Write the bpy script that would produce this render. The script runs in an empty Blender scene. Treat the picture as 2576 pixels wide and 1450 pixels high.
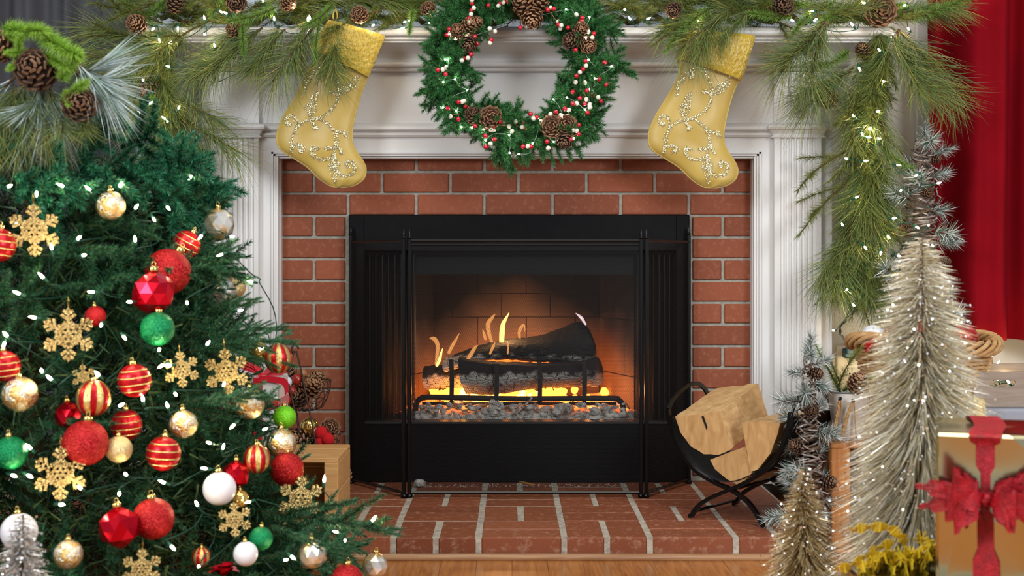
import bpy, bmesh, math, random
import numpy as np
from mathutils import Vector, Matrix, noise

# ------------------------------------------------------------------ camera, world, lights, exposure
SC = bpy.context.scene
COL = SC.collection
CAMY, CAMZ, FPX = -3.95, 0.70, 3334.0        # camera height over the floor; focal length in pixels of the 2576 px frame
cam_d = bpy.data.cameras.new('camera'); cam = bpy.data.objects.new('camera', cam_d); COL.objects.link(cam)
cam.location = (0, CAMY, CAMZ); cam.rotation_euler = (math.pi/2, 0, 0)
cam_d.sensor_width = 36.0; cam_d.lens = FPX*36.0/2576; cam_d.shift_y = -61.0/2576
cam_d.clip_start = 0.05
cam_d.dof.use_dof = True; cam_d.dof.focus_distance = 3.75; cam_d.dof.aperture_fstop = 6.3
SC.camera = cam
W_ = bpy.data.worlds.new('world'); SC.world = W_; W_.use_nodes = True
W_.node_tree.nodes['Background'].inputs[0].default_value = (0.86, 0.92, 1.0, 1)
W_.node_tree.nodes['Background'].inputs[1].default_value = 0.40
def area_lamp(name, loc, target, size, power, col):
    l = bpy.data.lights.new(name, 'AREA'); l.shape = 'RECTANGLE'; l.size, l.size_y = size; l.energy = power; l.color = col
    o = bpy.data.objects.new(name, l); COL.objects.link(o); o.location = loc
    o.rotation_euler = (Vector(target)-Vector(loc)).to_track_quat('-Z', 'Y').to_euler()
    return o
area_lamp('window_light_west', (-2.3, -4.3, 1.9), (0, 0, .7), (1.0, 1.2), 88, (0.90, 0.95, 1.0))
area_lamp('window_light_east', (2.3, -4.1, 1.9), (0, 0, .7), (1.0, 1.2), 88, (0.90, 0.95, 1.0))
area_lamp('ceiling_lamp', (0, -2.4, 2.7), (0, -1.2, 0), (2.2, 1.2), 40, (1.0, 0.93, 0.82))
SC.view_settings.view_transform = 'Standard'; SC.view_settings.look = 'None'
SC.view_settings.gamma = 1.0; SC.view_settings.use_curve_mapping = False
SC.view_settings.exposure = 0.0
cy = SC.cycles
cy.max_bounces = 6; cy.diffuse_bounces = 2; cy.glossy_bounces = 3; cy.transmission_bounces = 4; cy.transparent_max_bounces = 10
cy.sample_clamp_indirect = 4.0; cy.caustics_reflective = False; cy.caustics_refractive = False
cy.use_denoising = True

# ------------------------------------------------------------------ helpers
RN = random.Random(11)
def P(px, py, D):                       # photo pixel + distance from the camera plane -> point of the room
    return Vector(((px-1288)*D/FPX, CAMY+D, CAMZ-(py-664)*D/FPX))
def S(*c):                              # sRGB 0-255 -> linear
    if len(c) == 1: c = c[0]
    f = lambda v: v/12.92 if v <= .04045 else ((v+.055)/1.055)**2.4
    return tuple(f(x/255.0) for x in c[:3])+(1.0,)
WL = {}                                 # world origin of each built object (translation only)
class MB:
    def __init__(s): s.v = []; s.f = []; s.m = []; s.sm = []
    def add(s, V, F, mi=0, smooth=False):
        b = len(s.v); s.v.extend(tuple(p) for p in V)
        for f in F:
            s.f.append(tuple(i+b for i in f)); s.m.append(mi); s.sm.append(smooth)
    def box(s, lo, hi, mi=0, M=None):
        x0, y0, z0 = lo; x1, y1, z1 = hi
        V = [Vector(p) for p in ((x0,y0,z0),(x1,y0,z0),(x1,y1,z0),(x0,y1,z0),(x0,y0,z1),(x1,y0,z1),(x1,y1,z1),(x0,y1,z1))]
        if M is not None: V = [M @ p for p in V]
        s.add(V, [(0,3,2,1),(4,5,6,7),(0,1,5,4),(1,2,6,5),(2,3,7,6),(3,0,4,7)], mi)
    def cbox(s, lo, hi, c=.003, mi=0, M=None):      # box with chamfered edges
        bm = bmesh.new(); bmesh.ops.create_cube(bm, size=1)
        for v in bm.verts:
            v.co = Vector([(lo[i]+hi[i])/2+v.co[i]*(hi[i]-lo[i]) for i in range(3)])
        bmesh.ops.bevel(bm, geom=list(bm.edges), offset=c, segments=1, affect='EDGES')
        V = [(M @ v.co) if M is not None else v.co.copy() for v in bm.verts]; bm.verts.index_update()
        s.add(V, [tuple(v.index for v in f.verts) for f in bm.faces], mi); bm.free()
    def tube(s, pts, r, n=6, mi=0, closed=False, smooth=True, squash=None):
        pts = [Vector(p) for p in pts]; k = len(pts)
        if not hasattr(r, '__len__'): r = [r]*k
        V = []; up = None
        for i in range(k):
            a = pts[(i-1) % k] if closed or i > 0 else pts[0]; b = pts[(i+1) % k] if closed or i < k-1 else pts[-1]
            t = (b-a); t = t.normalized() if t.length > 1e-9 else Vector((0,0,1))
            if up is None:
                up = Vector((0,0,1)) if abs(t.z) < .9 else Vector((0,1,0))
            x = up.cross(t); x = x.normalized() if x.length > 1e-6 else Vector((1,0,0)); up = t.cross(x).normalized()
            for j in range(n):
                an = 2*math.pi*j/n
                V.append(pts[i]+(x*math.cos(an)+up*math.sin(an)*(squash or 1))*r[i])
        F = []
        for i in range(k if closed else k-1):
            for j in range(n):
                q = (i+1) % k
                F.append((i*n+j, i*n+(j+1) % n, q*n+(j+1) % n, q*n+j))
        if not closed:
            F.append(tuple(range(n-1, -1, -1))); F.append(tuple((k-1)*n+j for j in range(n)))
        s.add(V, F, mi, smooth)
    def strip(s, pts, wv, width, th, mi=0, smooth=False):   # flat bar: rectangle swept along pts, wide along wv
        pts = [Vector(p) for p in pts]; wv = Vector(wv).normalized(); V = []; k = len(pts)
        for i in range(k):
            t = (pts[min(i+1, k-1)]-pts[max(i-1, 0)]).normalized(); nn = t.cross(wv).normalized()
            for a, b in ((-1,-1),(1,-1),(1,1),(-1,1)):
                V.append(pts[i]+wv*(a*width/2)+nn*(b*th/2))
        F = []
        for i in range(k-1):
            for j in range(4): F.append((i*4+j, i*4+(j+1) % 4, i*4+4+(j+1) % 4, i*4+4+j))
        F += [(3,2,1,0), tuple((k-1)*4+j for j in range(4))]
        s.add(V, F, mi, smooth)
    def lathe(s, prof, n=16, c=(0,0,0), mi=0, smooth=True, M=None, caps=True):
        V = []; c = Vector(c)
        for r, z in prof:
            for j in range(n):
                a = 2*math.pi*j/n; p = Vector((r*math.cos(a), r*math.sin(a), z))
                V.append((M @ p if M is not None else p)+c)
        F = []
        for i in range(len(prof)-1):
            for j in range(n): F.append((i*n+j, i*n+(j+1) % n, (i+1)*n+(j+1) % n, (i+1)*n+j))
        if caps: F += [tuple(range(n-1,-1,-1)), tuple((len(prof)-1)*n+j for j in range(n))]
        s.add(V, F, mi, smooth)
    def sphere(s, c, r, nu=16, nv=10, mi=0, smooth=True, sq=(1,1,1)):
        c = Vector(c); V = [c+Vector((0,0,r*sq[2]))]
        for i in range(1, nv):
            t = math.pi*i/nv
            for j in range(nu):
                a = 2*math.pi*j/nu; V.append(c+Vector((r*sq[0]*math.sin(t)*math.cos(a), r*sq[1]*math.sin(t)*math.sin(a), r*sq[2]*math.cos(t))))
        V.append(c-Vector((0,0,r*sq[2]))); L = len(V)-1; F = []
        for j in range(nu): F.append((0, 1+j, 1+(j+1) % nu))
        for i in range(nv-2):
            for j in range(nu):
                a = 1+i*nu; F.append((a+j, a+nu+j, a+nu+(j+1) % nu, a+(j+1) % nu))
        a = 1+(nv-2)*nu
        for j in range(nu): F.append((L, a+(j+1) % nu, a+j))
        s.add(V, F, mi, smooth)
    def prism(s, poly, vec, mi=0, smooth=False):             # closed polygon of 3-D points pushed along vec
        n = len(poly); vec = Vector(vec); V = [Vector(p) for p in poly]+[Vector(p)+vec for p in poly]
        F = [tuple(range(n-1,-1,-1)), tuple(range(n, 2*n))]+[(i, (i+1) % n, n+(i+1) % n, n+i) for i in range(n)]
        s.add(V, F, mi, smooth)
    def grid(s, G, mi=0, smooth=True, wrap=False):           # G[i][j] points
        n, m = len(G), len(G[0]); V = [p for r in G for p in r]; F = []
        for i in range(n-1):
            for j in range(m if wrap else m-1):
                k = (j+1) % m; F.append((i*m+j, i*m+k, (i+1)*m+k, (i+1)*m+j))
        s.add(V, F, mi, smooth)
    def mesh(s, name, mats, fixn=False):
        me = bpy.data.meshes.new(name); me.from_pydata(s.v, [], s.f)
        for m in (mats if isinstance(mats, (list, tuple)) else [mats]): me.materials.append(m)
        me.polygons.foreach_set('material_index', s.m); me.polygons.foreach_set('use_smooth', s.sm)
        if fixn:
            bm = bmesh.new(); bm.from_mesh(me); bmesh.ops.recalc_face_normals(bm, faces=list(bm.faces)); bm.to_mesh(me); bm.free()
        me.update(); return me
    def build(s, name, mats, parent=None, base=False, fixn=True):
        A = np.array(s.v); lo, hi = A.min(0), A.max(0); c = (lo+hi)/2
        if base: c[2] = lo[2]
        s.v = [tuple(p) for p in (A-c)]
        o = bpy.data.objects.new(name, s.mesh(name, mats, fixn)); COL.objects.link(o)
        c = Vector(c); WL[o.name] = c
        if parent is not None:
            o.parent = parent; o.location = c-WL[parent.name]
        else: o.location = c
        return o
def tag(o, label=None, cat=None, group=None, kind=None):
    if label: o['label'] = label
    if cat: o['category'] = cat
    if group: o['group'] = group
    if kind: o['kind'] = kind
    return o
def thing(name, label, cat, loc=(0,0,0), group=None):
    o = bpy.data.objects.new(name, None); COL.objects.link(o); o.location = loc; WL[o.name] = Vector(loc); o.empty_display_size = .05
    return tag(o, label, cat, group)
def inst(name, me, parent, M):           # object sharing a mesh, at world matrix M, under a translated-only parent
    o = bpy.data.objects.new(name, me); COL.objects.link(o)
    WL[o.name] = M.translation.copy()
    if parent is not None:
        o.parent = parent; o.matrix_basis = Matrix.Translation(-WL[parent.name]) @ M
    else: o.matrix_basis = M
    return o
def aim(p, d, roll=0.0, sc=1.0, up=(0,0,1)):     # local +X -> d
    x = Vector(d).normalized(); u = Vector(up)
    if abs(x.dot(u)) > .97: u = Vector((0,1,0))
    y = u.cross(x).normalized(); z = x.cross(y)
    M = Matrix((x, y, z)).transposed().to_4x4() @ Matrix.Rotation(roll, 4, 'X') @ Matrix.Scale(sc, 4)
    M.translation = Vector(p); return M
def bez(pts, n=8):                        # Catmull-Rom through pts
    pts = [Vector(p) for p in pts]; out = []
    for i in range(len(pts)-1):
        p0, p1, p2, p3 = pts[max(i-1,0)], pts[i], pts[i+1], pts[min(i+2, len(pts)-1)]
        for k in range(n):
            t = k/n
            out.append(.5*((2*p1)+(p2-p0)*t+(2*p0-5*p1+4*p2-p3)*t*t+(3*p1-p0-3*p2+p3)*t**3))
    out.append(pts[-1]); return out

# ------------------------------------------------------------------ materials
def new_mat(name):
    m = bpy.data.materials.new(name); m.use_nodes = True
    nt = m.node_tree; return m, nt, nt.nodes['Principled BSDF']
def N(nt, t, **kw):
    n = nt.nodes.new(t)
    for k, v in kw.items(): setattr(n, k, v)
    return n
def mat(name, col, rough=.5, metal=0.0, col2=None, nscale=20, nsharp=(.35,.65), bump=0, bscale=60, stretch=None, spec=.5, sheen=0, coat=0, emit=None, estr=0, alpha=None, detail=4, sub=0):
    m, nt, b = new_mat(name)
    b.inputs['Base Color'].default_value = col; b.inputs['Roughness'].default_value = rough; b.inputs['Metallic'].default_value = metal
    b.inputs['Specular IOR Level'].default_value = spec
    if coat: b.inputs['Coat Weight'].default_value = coat
    if sheen: b.inputs['Sheen Weight'].default_value = sheen
    if sub:
        b.inputs['Subsurface Weight'].default_value = sub; b.inputs['Subsurface Radius'].default_value = (.01,.005,.003)
    tc = N(nt, 'ShaderNodeTexCoord'); src = tc.outputs['Object']
    if stretch:
        mp = N(nt, 'ShaderNodeMapping'); mp.inputs['Scale'].default_value = stretch; nt.links.new(src, mp.inputs[0]); src = mp.outputs[0]
    if col2 is not None:
        n = N(nt, 'ShaderNodeTexNoise'); n.inputs['Scale'].default_value = nscale; n.inputs['Detail'].default_value = detail
        nt.links.new(src, n.inputs['Vector'])
        r = N(nt, 'ShaderNodeValToRGB'); r.color_ramp.elements[0].position, r.color_ramp.elements[1].position = nsharp
        r.color_ramp.elements[0].color, r.color_ramp.elements[1].color = col, col2
        nt.links.new(n.outputs['Fac'], r.inputs[0]); nt.links.new(r.outputs[0], b.inputs['Base Color'])
    if bump:
        n2 = N(nt, 'ShaderNodeTexNoise'); n2.inputs['Scale'].default_value = bscale; n2.inputs['Detail'].default_value = 5
        nt.links.new(src, n2.inputs['Vector'])
        bp = N(nt, 'ShaderNodeBump'); bp.inputs['Strength'].default_value = bump; bp.inputs['Distance'].default_value = .004
        nt.links.new(n2.outputs['Fac'], bp.inputs['Height']); nt.links.new(bp.outputs[0], b.inputs['Normal'])
    if emit:
        b.inputs['Emission Color'].default_value = emit; b.inputs['Emission Strength'].default_value = estr
    return m
def needle_mat(name, cols, rough=.45, metal=0, spec=.4):      # each needle picks its own green
    m, nt, b = new_mat(name); b.inputs['Roughness'].default_value = rough; b.inputs['Metallic'].default_value = metal
    b.inputs['Specular IOR Level'].default_value = spec
    g = N(nt, 'ShaderNodeNewGeometry'); r = N(nt, 'ShaderNodeValToRGB'); e = r.color_ramp.elements
    while len(e) < len(cols): e.new(.5)
    for i, c in enumerate(cols): e[i].position = i/(len(cols)-1); e[i].color = c
    nt.links.new(g.outputs['Random Per Island'], r.inputs[0]); nt.links.new(r.outputs[0], b.inputs['Base Color'])
    return m
def glitter_mat(name, col, col2, scale=900, rough=.35, metal=.75, tilt=.9):  # tiny flakes, each tilted its own way
    m, nt, b = new_mat(name); b.inputs['Roughness'].default_value = rough; b.inputs['Metallic'].default_value = metal
    tc = N(nt, 'ShaderNodeTexCoord'); v = N(nt, 'ShaderNodeTexVoronoi'); v.inputs['Scale'].default_value = scale
    nt.links.new(tc.outputs['Object'], v.inputs['Vector'])
    mx = N(nt, 'ShaderNodeMix', data_type='RGBA'); mx.inputs[6].default_value = col; mx.inputs[7].default_value = col2
    sp = N(nt, 'ShaderNodeSeparateColor'); nt.links.new(v.outputs['Color'], sp.inputs[0]); nt.links.new(sp.outputs[2], mx.inputs[0])
    nt.links.new(mx.outputs[2], b.inputs['Base Color'])
    sub = N(nt, 'ShaderNodeVectorMath', operation='SUBTRACT'); sub.inputs[1].default_value = (.5,.5,.5); nt.links.new(v.outputs['Color'], sub.inputs[0])
    sc = N(nt, 'ShaderNodeVectorMath', operation='SCALE'); sc.inputs['Scale'].default_value = tilt; nt.links.new(sub.outputs[0], sc.inputs[0])
    ge = N(nt, 'ShaderNodeNewGeometry'); ad = N(nt, 'ShaderNodeVectorMath', operation='ADD')
    nt.links.new(ge.outputs['Normal'], ad.inputs[0]); nt.links.new(sc.outputs[0], ad.inputs[1])
    no = N(nt, 'ShaderNodeVectorMath', operation='NORMALIZE'); nt.links.new(ad.outputs[0], no.inputs[0]); nt.links.new(no.outputs[0], b.inputs['Normal'])
    return m
def mesh_mat(name, wire, pitch, frac, axes=(0,2)):             # woven wire: holes are clear
    m, nt, b = new_mat(name); b.inputs['Base Color'].default_value = wire; b.inputs['Roughness'].default_value = .5; b.inputs['Metallic'].default_value = .3
    tc = N(nt, 'ShaderNodeTexCoord'); sp = N(nt, 'ShaderNodeSeparateXYZ'); nt.links.new(tc.outputs['Object'], sp.inputs[0])
    def M_(op, a, bb=None):
        n = N(nt, 'ShaderNodeMath', operation=op)
        for i, x in enumerate((a, bb)):
            if x is None: continue
            if isinstance(x, (int, float)): n.inputs[i].default_value = x
            else: nt.links.new(x, n.inputs[i])
        return n.outputs[0]
    u = M_('MULTIPLY', sp.outputs[axes[0]], 1/pitch); w = M_('MULTIPLY', sp.outputs[axes[1]], 1.5/pitch)
    f1 = M_('LESS_THAN', M_('FRACT', M_('ADD', u, w)), frac); f2 = M_('LESS_THAN', M_('FRACT', M_('SUBTRACT', u, w)), frac)
    a = M_('MAXIMUM', f1, f2); nt.links.new(a, b.inputs['Alpha'])
    return m
def wood_mat(name, c1, c2, grain=(1,30,30), rough=.55, scale=3.0, bump=.15, dist=2.5, coat=0):
    m, nt, b = new_mat(name); b.inputs['Roughness'].default_value = rough
    if coat: b.inputs['Coat Weight'].default_value = coat; b.inputs['Coat Roughness'].default_value = .25
    tc = N(nt, 'ShaderNodeTexCoord'); mp = N(nt, 'ShaderNodeMapping'); mp.inputs['Scale'].default_value = grain
    oi = N(nt, 'ShaderNodeObjectInfo'); ad = N(nt, 'ShaderNodeVectorMath', operation='ADD')
    sc = N(nt, 'ShaderNodeVectorMath', operation='SCALE'); sc.inputs[0].default_value = (7,3,5); nt.links.new(oi.outputs['Random'], sc.inputs['Scale'])
    nt.links.new(tc.outputs['Object'], ad.inputs[0]); nt.links.new(sc.outputs[0], ad.inputs[1]); nt.links.new(ad.outputs[0], mp.inputs[0])
    n = N(nt, 'ShaderNodeTexNoise'); n.inputs['Scale'].default_value = scale; n.inputs['Detail'].default_value = 6; n.inputs['Distortion'].default_value = dist
    nt.links.new(mp.outputs[0], n.inputs['Vector'])
    r = N(nt, 'ShaderNodeValToRGB'); r.color_ramp.elements[0].position = .3; r.color_ramp.elements[1].position = .7
    r.color_ramp.elements[0].color = c2; r.color_ramp.elements[1].color = c1
    nt.links.new(n.outputs['Fac'], r.inputs[0]); nt.links.new(r.outputs[0], b.inputs['Base Color'])
    bp = N(nt, 'ShaderNodeBump'); bp.inputs['Strength'].default_value = bump; bp.inputs['Distance'].default_value = .002
    nt.links.new(n.outputs['Fac'], bp.inputs['Height']); nt.links.new(bp.outputs[0], b.inputs['Normal'])
    return m
def brick_mat(name, c1, c2, c3, rough=.75):                    # per-brick tone plus speckle
    m, nt, b = new_mat(name); b.inputs['Roughness'].default_value = rough; b.inputs['Specular IOR Level'].default_value = .3
    oi = N(nt, 'ShaderNodeObjectInfo'); mx = N(nt, 'ShaderNodeMix', data_type='RGBA'); mx.inputs[6].default_value = c1; mx.inputs[7].default_value = c2
    nt.links.new(oi.outputs['Random'], mx.inputs[0])
    ge = N(nt, 'ShaderNodeNewGeometry'); n = N(nt, 'ShaderNodeTexNoise'); n.inputs['Scale'].default_value = 55; n.inputs['Detail'].default_value = 8; n.inputs['Roughness'].default_value = .7
    nt.links.new(ge.outputs['Position'], n.inputs['Vector'])
    r = N(nt, 'ShaderNodeValToRGB'); r.color_ramp.elements[0].position = .52; r.color_ramp.elements[1].position = .80
    r.color_ramp.elements[0].color = (0,0,0,1); r.color_ramp.elements[1].color = (1,1,1,1); nt.links.new(n.outputs['Fac'], r.inputs[0])
    m2 = N(nt, 'ShaderNodeMix', data_type='RGBA'); nt.links.new(mx.outputs[2], m2.inputs[6]); m2.inputs[7].default_value = c3; nt.links.new(r.outputs[0], m2.inputs[0])
    nt.links.new(m2.outputs[2], b.inputs['Base Color'])
    bp = N(nt, 'ShaderNodeBump'); bp.inputs['Strength'].default_value = .35; bp.inputs['Distance'].default_value = .002
    nt.links.new(n.outputs['Fac'], bp.inputs['Height']); nt.links.new(bp.outputs[0], b.inputs['Normal'])
    return m
M_ = {}
M_['white'] = mat('white_paint', S(222,219,216), .42, col2=S(226,224,222), nscale=6, bump=.03, bscale=40)
M_['wall_cool'] = mat('cool_wall_paint', S(182,190,204), .7, bump=.03, bscale=90)
M_['wall_cream'] = mat('cream_wall_paint', S(228,220,204), .7, bump=.03, bscale=90)
M_['brick'] = brick_mat('brick_face', S(132,72,49), S(151,83,57), S(172,116,90))
M_['hearth_brick'] = brick_mat('hearth_brick_face', S(122,66,42), S(146,82,54), S(182,144,118), .6)
M_['mortar'] = mat('mortar', S(168,163,150), .9, col2=S(146,142,132), nscale=60, bump=.6, bscale=200)
M_['mortar2'] = mat('hearth_mortar', S(196,188,170), .9, col2=S(160,152,140), nscale=60, bump=.6, bscale=200)
M_['black'] = mat('black_steel', S(5,5,7), .55, .0, col2=S(9,9,12), nscale=30, bump=.05, bscale=200, spec=.12)
M_['blackgloss'] = mat('black_enamel', S(12,12,13), .28, .3)
M_['soot'] = mat('soot_black', S(14,12,11), .95, bump=.4, bscale=40)
def sooty_mat(name, c1, c2):             # refractory brick, smoke-stained black higher up where the fire licks it
    m, nt, b = new_mat(name); b.inputs['Roughness'].default_value = .92
    ge = N(nt, 'ShaderNodeNewGeometry'); n = N(nt, 'ShaderNodeTexNoise'); n.inputs['Scale'].default_value = 9; n.inputs['Detail'].default_value = 5; nt.links.new(ge.outputs['Position'], n.inputs['Vector'])
    r = N(nt, 'ShaderNodeValToRGB'); r.color_ramp.elements[0].color, r.color_ramp.elements[1].color = c1, c2; nt.links.new(n.outputs['Fac'], r.inputs[0])
    n2 = N(nt, 'ShaderNodeTexNoise'); n2.inputs['Scale'].default_value = 5; n2.inputs['Detail'].default_value = 3; nt.links.new(ge.outputs['Position'], n2.inputs['Vector'])
    sp = N(nt, 'ShaderNodeSeparateXYZ'); nt.links.new(ge.outputs['Position'], sp.inputs[0])
    dx = N(nt, 'ShaderNodeMath', operation='ABSOLUTE'); ox = N(nt, 'ShaderNodeMath', operation='ADD'); ox.inputs[1].default_value = -.05; nt.links.new(sp.outputs['X'], ox.inputs[0]); nt.links.new(ox.outputs[0], dx.inputs[0])
    a = N(nt, 'ShaderNodeMath', operation='MULTIPLY_ADD'); a.inputs[1].default_value = .35; nt.links.new(dx.outputs[0], a.inputs[0]); nt.links.new(sp.outputs['Z'], a.inputs[2])
    q = N(nt, 'ShaderNodeMath', operation='MULTIPLY_ADD'); q.inputs[1].default_value = .22; nt.links.new(n2.outputs['Fac'], q.inputs[0]); nt.links.new(a.outputs[0], q.inputs[2])
    mr = N(nt, 'ShaderNodeMapRange'); mr.inputs['From Min'].default_value = .60; mr.inputs['From Max'].default_value = .77; nt.links.new(q.outputs[0], mr.inputs['Value'])
    mx = N(nt, 'ShaderNodeMix', data_type='RGBA'); nt.links.new(mr.outputs[0], mx.inputs[0]); nt.links.new(r.outputs[0], mx.inputs[6]); mx.inputs[7].default_value = S(16,13,12); nt.links.new(mx.outputs[2], b.inputs['Base Color'])
    return m
M_['firebrick'] = sooty_mat('firebrick', S(150,122,100), S(106,86,72))
M_['firejoint'] = mat('firebrick_joint', S(48,38,32), .95)
M_['floor'] = wood_mat('oak_floor', S(192,126,64), S(148,86,38), (22,1.6,22), .35, 1.6, .08, 3.0, .4)
M_['trimwood'] = wood_mat('oak_trim', S(190,150,112), S(150,106,70), (2,40,40), .4, 2, .08, 1)
M_['screen'] = mesh_mat('screen_wire', S(18,18,20), .0052, .16)
M_['darkscreen'] = mesh_mat('curtain_wire', S(16,15,15), .0045, .62)
M_['iron'] = mat('grate_iron', S(44,42,40), .7, .4, bump=.3, bscale=120)
# ------------------------------------------------------------------ floor, walls, trim
def struct(o): o['kind'] = 'structure'; return o
fl = MB(); fl.box((-3.2,-4.6,-.06),(3.2,.2,-.012)); floor = struct(fl.build('floor', M_['mortar2']))
bw = .083; x = -2.49
fbm = MB(); fbm.cbox((-bw/2+.0002,-1.95,-.012),(bw/2-.0002,1.95,0), .0007); FB = fbm.mesh('floorboard', M_['floor'])
while x < 2.49:
    inst('floorboard', FB, floor, Matrix.Translation((x+bw/2, -1.87, RN.uniform(-.0006,0)))); x += bw
wb = MB(); wb.box((-3.2,.10,-.05),(-.50,.2,2.9)); wb.box((.54,.10,-.05),(.95,.2,2.9)); wb.box((-.50,.10,.90),(.54,.2,2.9)); wb.box((-.50,.10,-.05),(.54,.2,.04)); struct(wb.build('wall_back', M_['wall_cool']))
wr = MB(); wr.box((.95,.10,-.05),(3.2,.2,2.9)); struct(wr.build('wall_right', M_['wall_cream']))
ca = MB(); ca.cbox((P(2306,0,4.02).x,.075,.0),(P(2345,0,4.02).x,.10,2.4),.004); struct(ca.build('trim_1', M_['white']))
cl_ = MB(); cl_.cbox((P(300,0,4.02).x,.075,.0),(P(326,0,4.02).x,.10,2.4),.004); struct(cl_.build('trim_3', M_['white']))
qr = MB()
qr.tube([(-1.2,-.822,.006),(1.2,-.822,.006)], .0095, 10); struct(qr.build('trim_2', M_['trimwood']))
ct = MB(); ct.cbox((-2.2,.085,0),(-.90,.10,.12),.003); struct(ct.build('baseboard_left', M_['white']))
cr = MB(); cr.cbox((.95,.085,0),(2.2,.10,.12),.003); struct(cr.build('baseboard_right', M_['white']))

# ------------------------------------------------------------------ hearth: basket-weave brick pavers
HZ = .052
hearth = thing('hearth', 'low red brick hearth in basket weave with pale mortar joints', 'hearth', (0,-.4,0))
U = .2032
xs0_ = P(988,0,3.137).x-.2032*5; hm = MB(); hm.box((xs0_,-.808,.0005),(xs0_+10*.2032,.0,HZ-.0018)); hm.build('mortar', M_['mortar2'], hearth)
def brick_mesh(w, d, h, c=.003):
    b = MB(); b.cbox((-w/2,-d/2,-h/2),(w/2,d/2,h/2), c); return b.mesh('brick', None)
BM = {}
def brick(parent, c, w, d, h, m, rz=.0, chamf=.003):
    k = (round(w,4), round(d,4), round(h,4), m.name)
    if k not in BM:
        b = MB(); b.cbox((-w/2,-d/2,-h/2),(w/2,d/2,h/2), chamf); BM[k] = b.mesh('brick', m)
    return inst('brick', BM[k], parent, Matrix.Translation(c) @ Matrix.Rotation(rz, 4, 'Z'))
xs0 = xs0_                # block joints at the front edge: 988, 1206, 1421 ...
for i in range(10):
    for j in range(4):
        x0 = xs0+i*U; y0 = -.814+j*U; g = .0125
        
        zt = HZ+RN.uniform(-.001,.001)
        if (i+j) % 2 == 1:               # two bricks side by side, long side to the fire
            for k in range(2):
                brick(hearth, (x0+U/4+k*U/2, y0+U/2, zt-.026), U/2-g, U-.006, .052, M_['hearth_brick'], RN.uniform(-.006,.006), .0035)
        else:
            for k in range(2):
                brick(hearth, (x0+U/2, y0+U/4+k*U/2, zt-.026), U-g, U/2-.006, .052, M_['hearth_brick'], RN.uniform(-.004,.004), .0035)

# ------------------------------------------------------------------ brick surround (running bond)
surround = thing('brick_surround', 'red running-bond brick surround between white mantel and black firebox', 'brickwork', (0,0,HZ))
PX = 1/844.0
def X0(px): return (px-1288)*PX
def Z0(py): return CAMZ-(py-664)*PX
OX0, OX1 = X0(877), X0(1735); OZ = Z0(541)
sm = MB(); sm.box((X0(660),.006,Z0(545)),(X0(1935),.10,Z0(330))); sm.box((X0(660),.006,HZ),(OX0,.10,Z0(545))); sm.box((OX1,.006,HZ),(X0(1935),.10,Z0(545)))
sm.build('mortar', M_['mortar'], surround)
rows = []; y = 543.0
rows = [(326,376),(381,429),(436,484),(490,540)]+[(546+54.8*k, 546+54.8*k+48) for k in range(13)]
for ri, (ya, yb) in enumerate(rows):
    odd = (ri % 2 == 1)
    base = 1047 if odd else 961
    k0 = -4
    for k in range(-4, 8):
        a = base+171.5*k+4; b = a+163.5
        lim = [(668, 1928)] if ri < 4 else [(668, 868), (1743, 1928)]
        for (l, r) in lim:
            aa, bb = max(a, l), min(b, r)
            if bb-aa < 14: continue
            zb = max(Z0(yb), HZ+.001); zt = Z0(ya)
            if zt-zb < .01: continue
            brick(surround, ((X0(aa)+X0(bb))/2, .04+RN.uniform(-.0012,.0012), (zt+zb)/2), (bb-aa)*PX, .08, zt-zb, M_['brick'], 0, .0025)

# ------------------------------------------------------------------ white mantel
FRY = -.05; DF = CAMY*-1+FRY                # frieze plane
def XF(px, D=DF): return (px-1288)*D/FPX
def ZF(py, D=DF): return CAMZ-(py-664)*D/FPX
mantel = thing('fireplace_mantel', 'white painted wooden mantel with stepped crown and fluted pilasters', 'mantel', (0,-.05,HZ))
LX, RX = XF(508), XF(2093); OL, OR = XF(700), XF(1897)
b = MB(); b.box((LX,FRY,ZF(392)),(RX,.10,ZF(70))); b.build('frieze', M_['white'], mantel)
b = MB(); b.box((LX,FRY,HZ),(OL-.0,.10,ZF(392))); b.build('stile', M_['white'], mantel)
b = MB(); b.box((OR,FRY,HZ),(RX,.10,ZF(392))); b.build('stile', M_['white'], mantel)
def crown(prof, x0, x1, yf, name):          # mitred moulding: profile of (overhang, z)
    m = MB(); G = []
    for o, z in prof:
        G.append([Vector((x0-o, .10, z)), Vector((x0-o, yf-o, z)), Vector((x1+o, yf-o, z)), Vector((x1+o, .10, z))])
    m.grid(G, smooth=False); m.add(G[0], [(0,1,2,3)]); m.add(G[-1], [(3,2,1,0)])
    return m.build(name, M_['white'], mantel)
def pr(lst): return [(o, CAMZ-(py-664)*(DF-o)/FPX) for py, o in lst]
crown(pr([(66,.03),(68,.125),(71,.135),(77,.140),(84,.140),(89,.136),(92,.128)]), LX, RX, FRY, 'mantel_shelf')
cove = [(92,.120),(95,.121),(99,.122),(101,.118),(103,.112),(107,.112),(108,.104)]
for k in range(9):
    t = k/8; a = t*math.pi/2
    cove.append((110+42*t, .030+.070*(1-math.sin(a))**1.0))
cove += [(155,.030),(156,.040),(160,.044),(165,.042),(168,.036),(169,.026),(178,.022),(180,.016),(181,.0)]
crown(pr(cove), LX, RX, FRY, 'crown_molding')
mid = [(310,.0),(313,.012),(318,.020),(324,.022),(329,.018),(331,.010),(334,.009),(335,.014),(340,.013),(345,.008),(347,.0)]
m = MB(); G = [[Vector((XF(655),FRY-o,z)), Vector((XF(1945),FRY-o,z))] for o, z in pr(mid)]; m.grid(G, smooth=False); m.build('architrave_bead', M_['white'], mantel)
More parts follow.
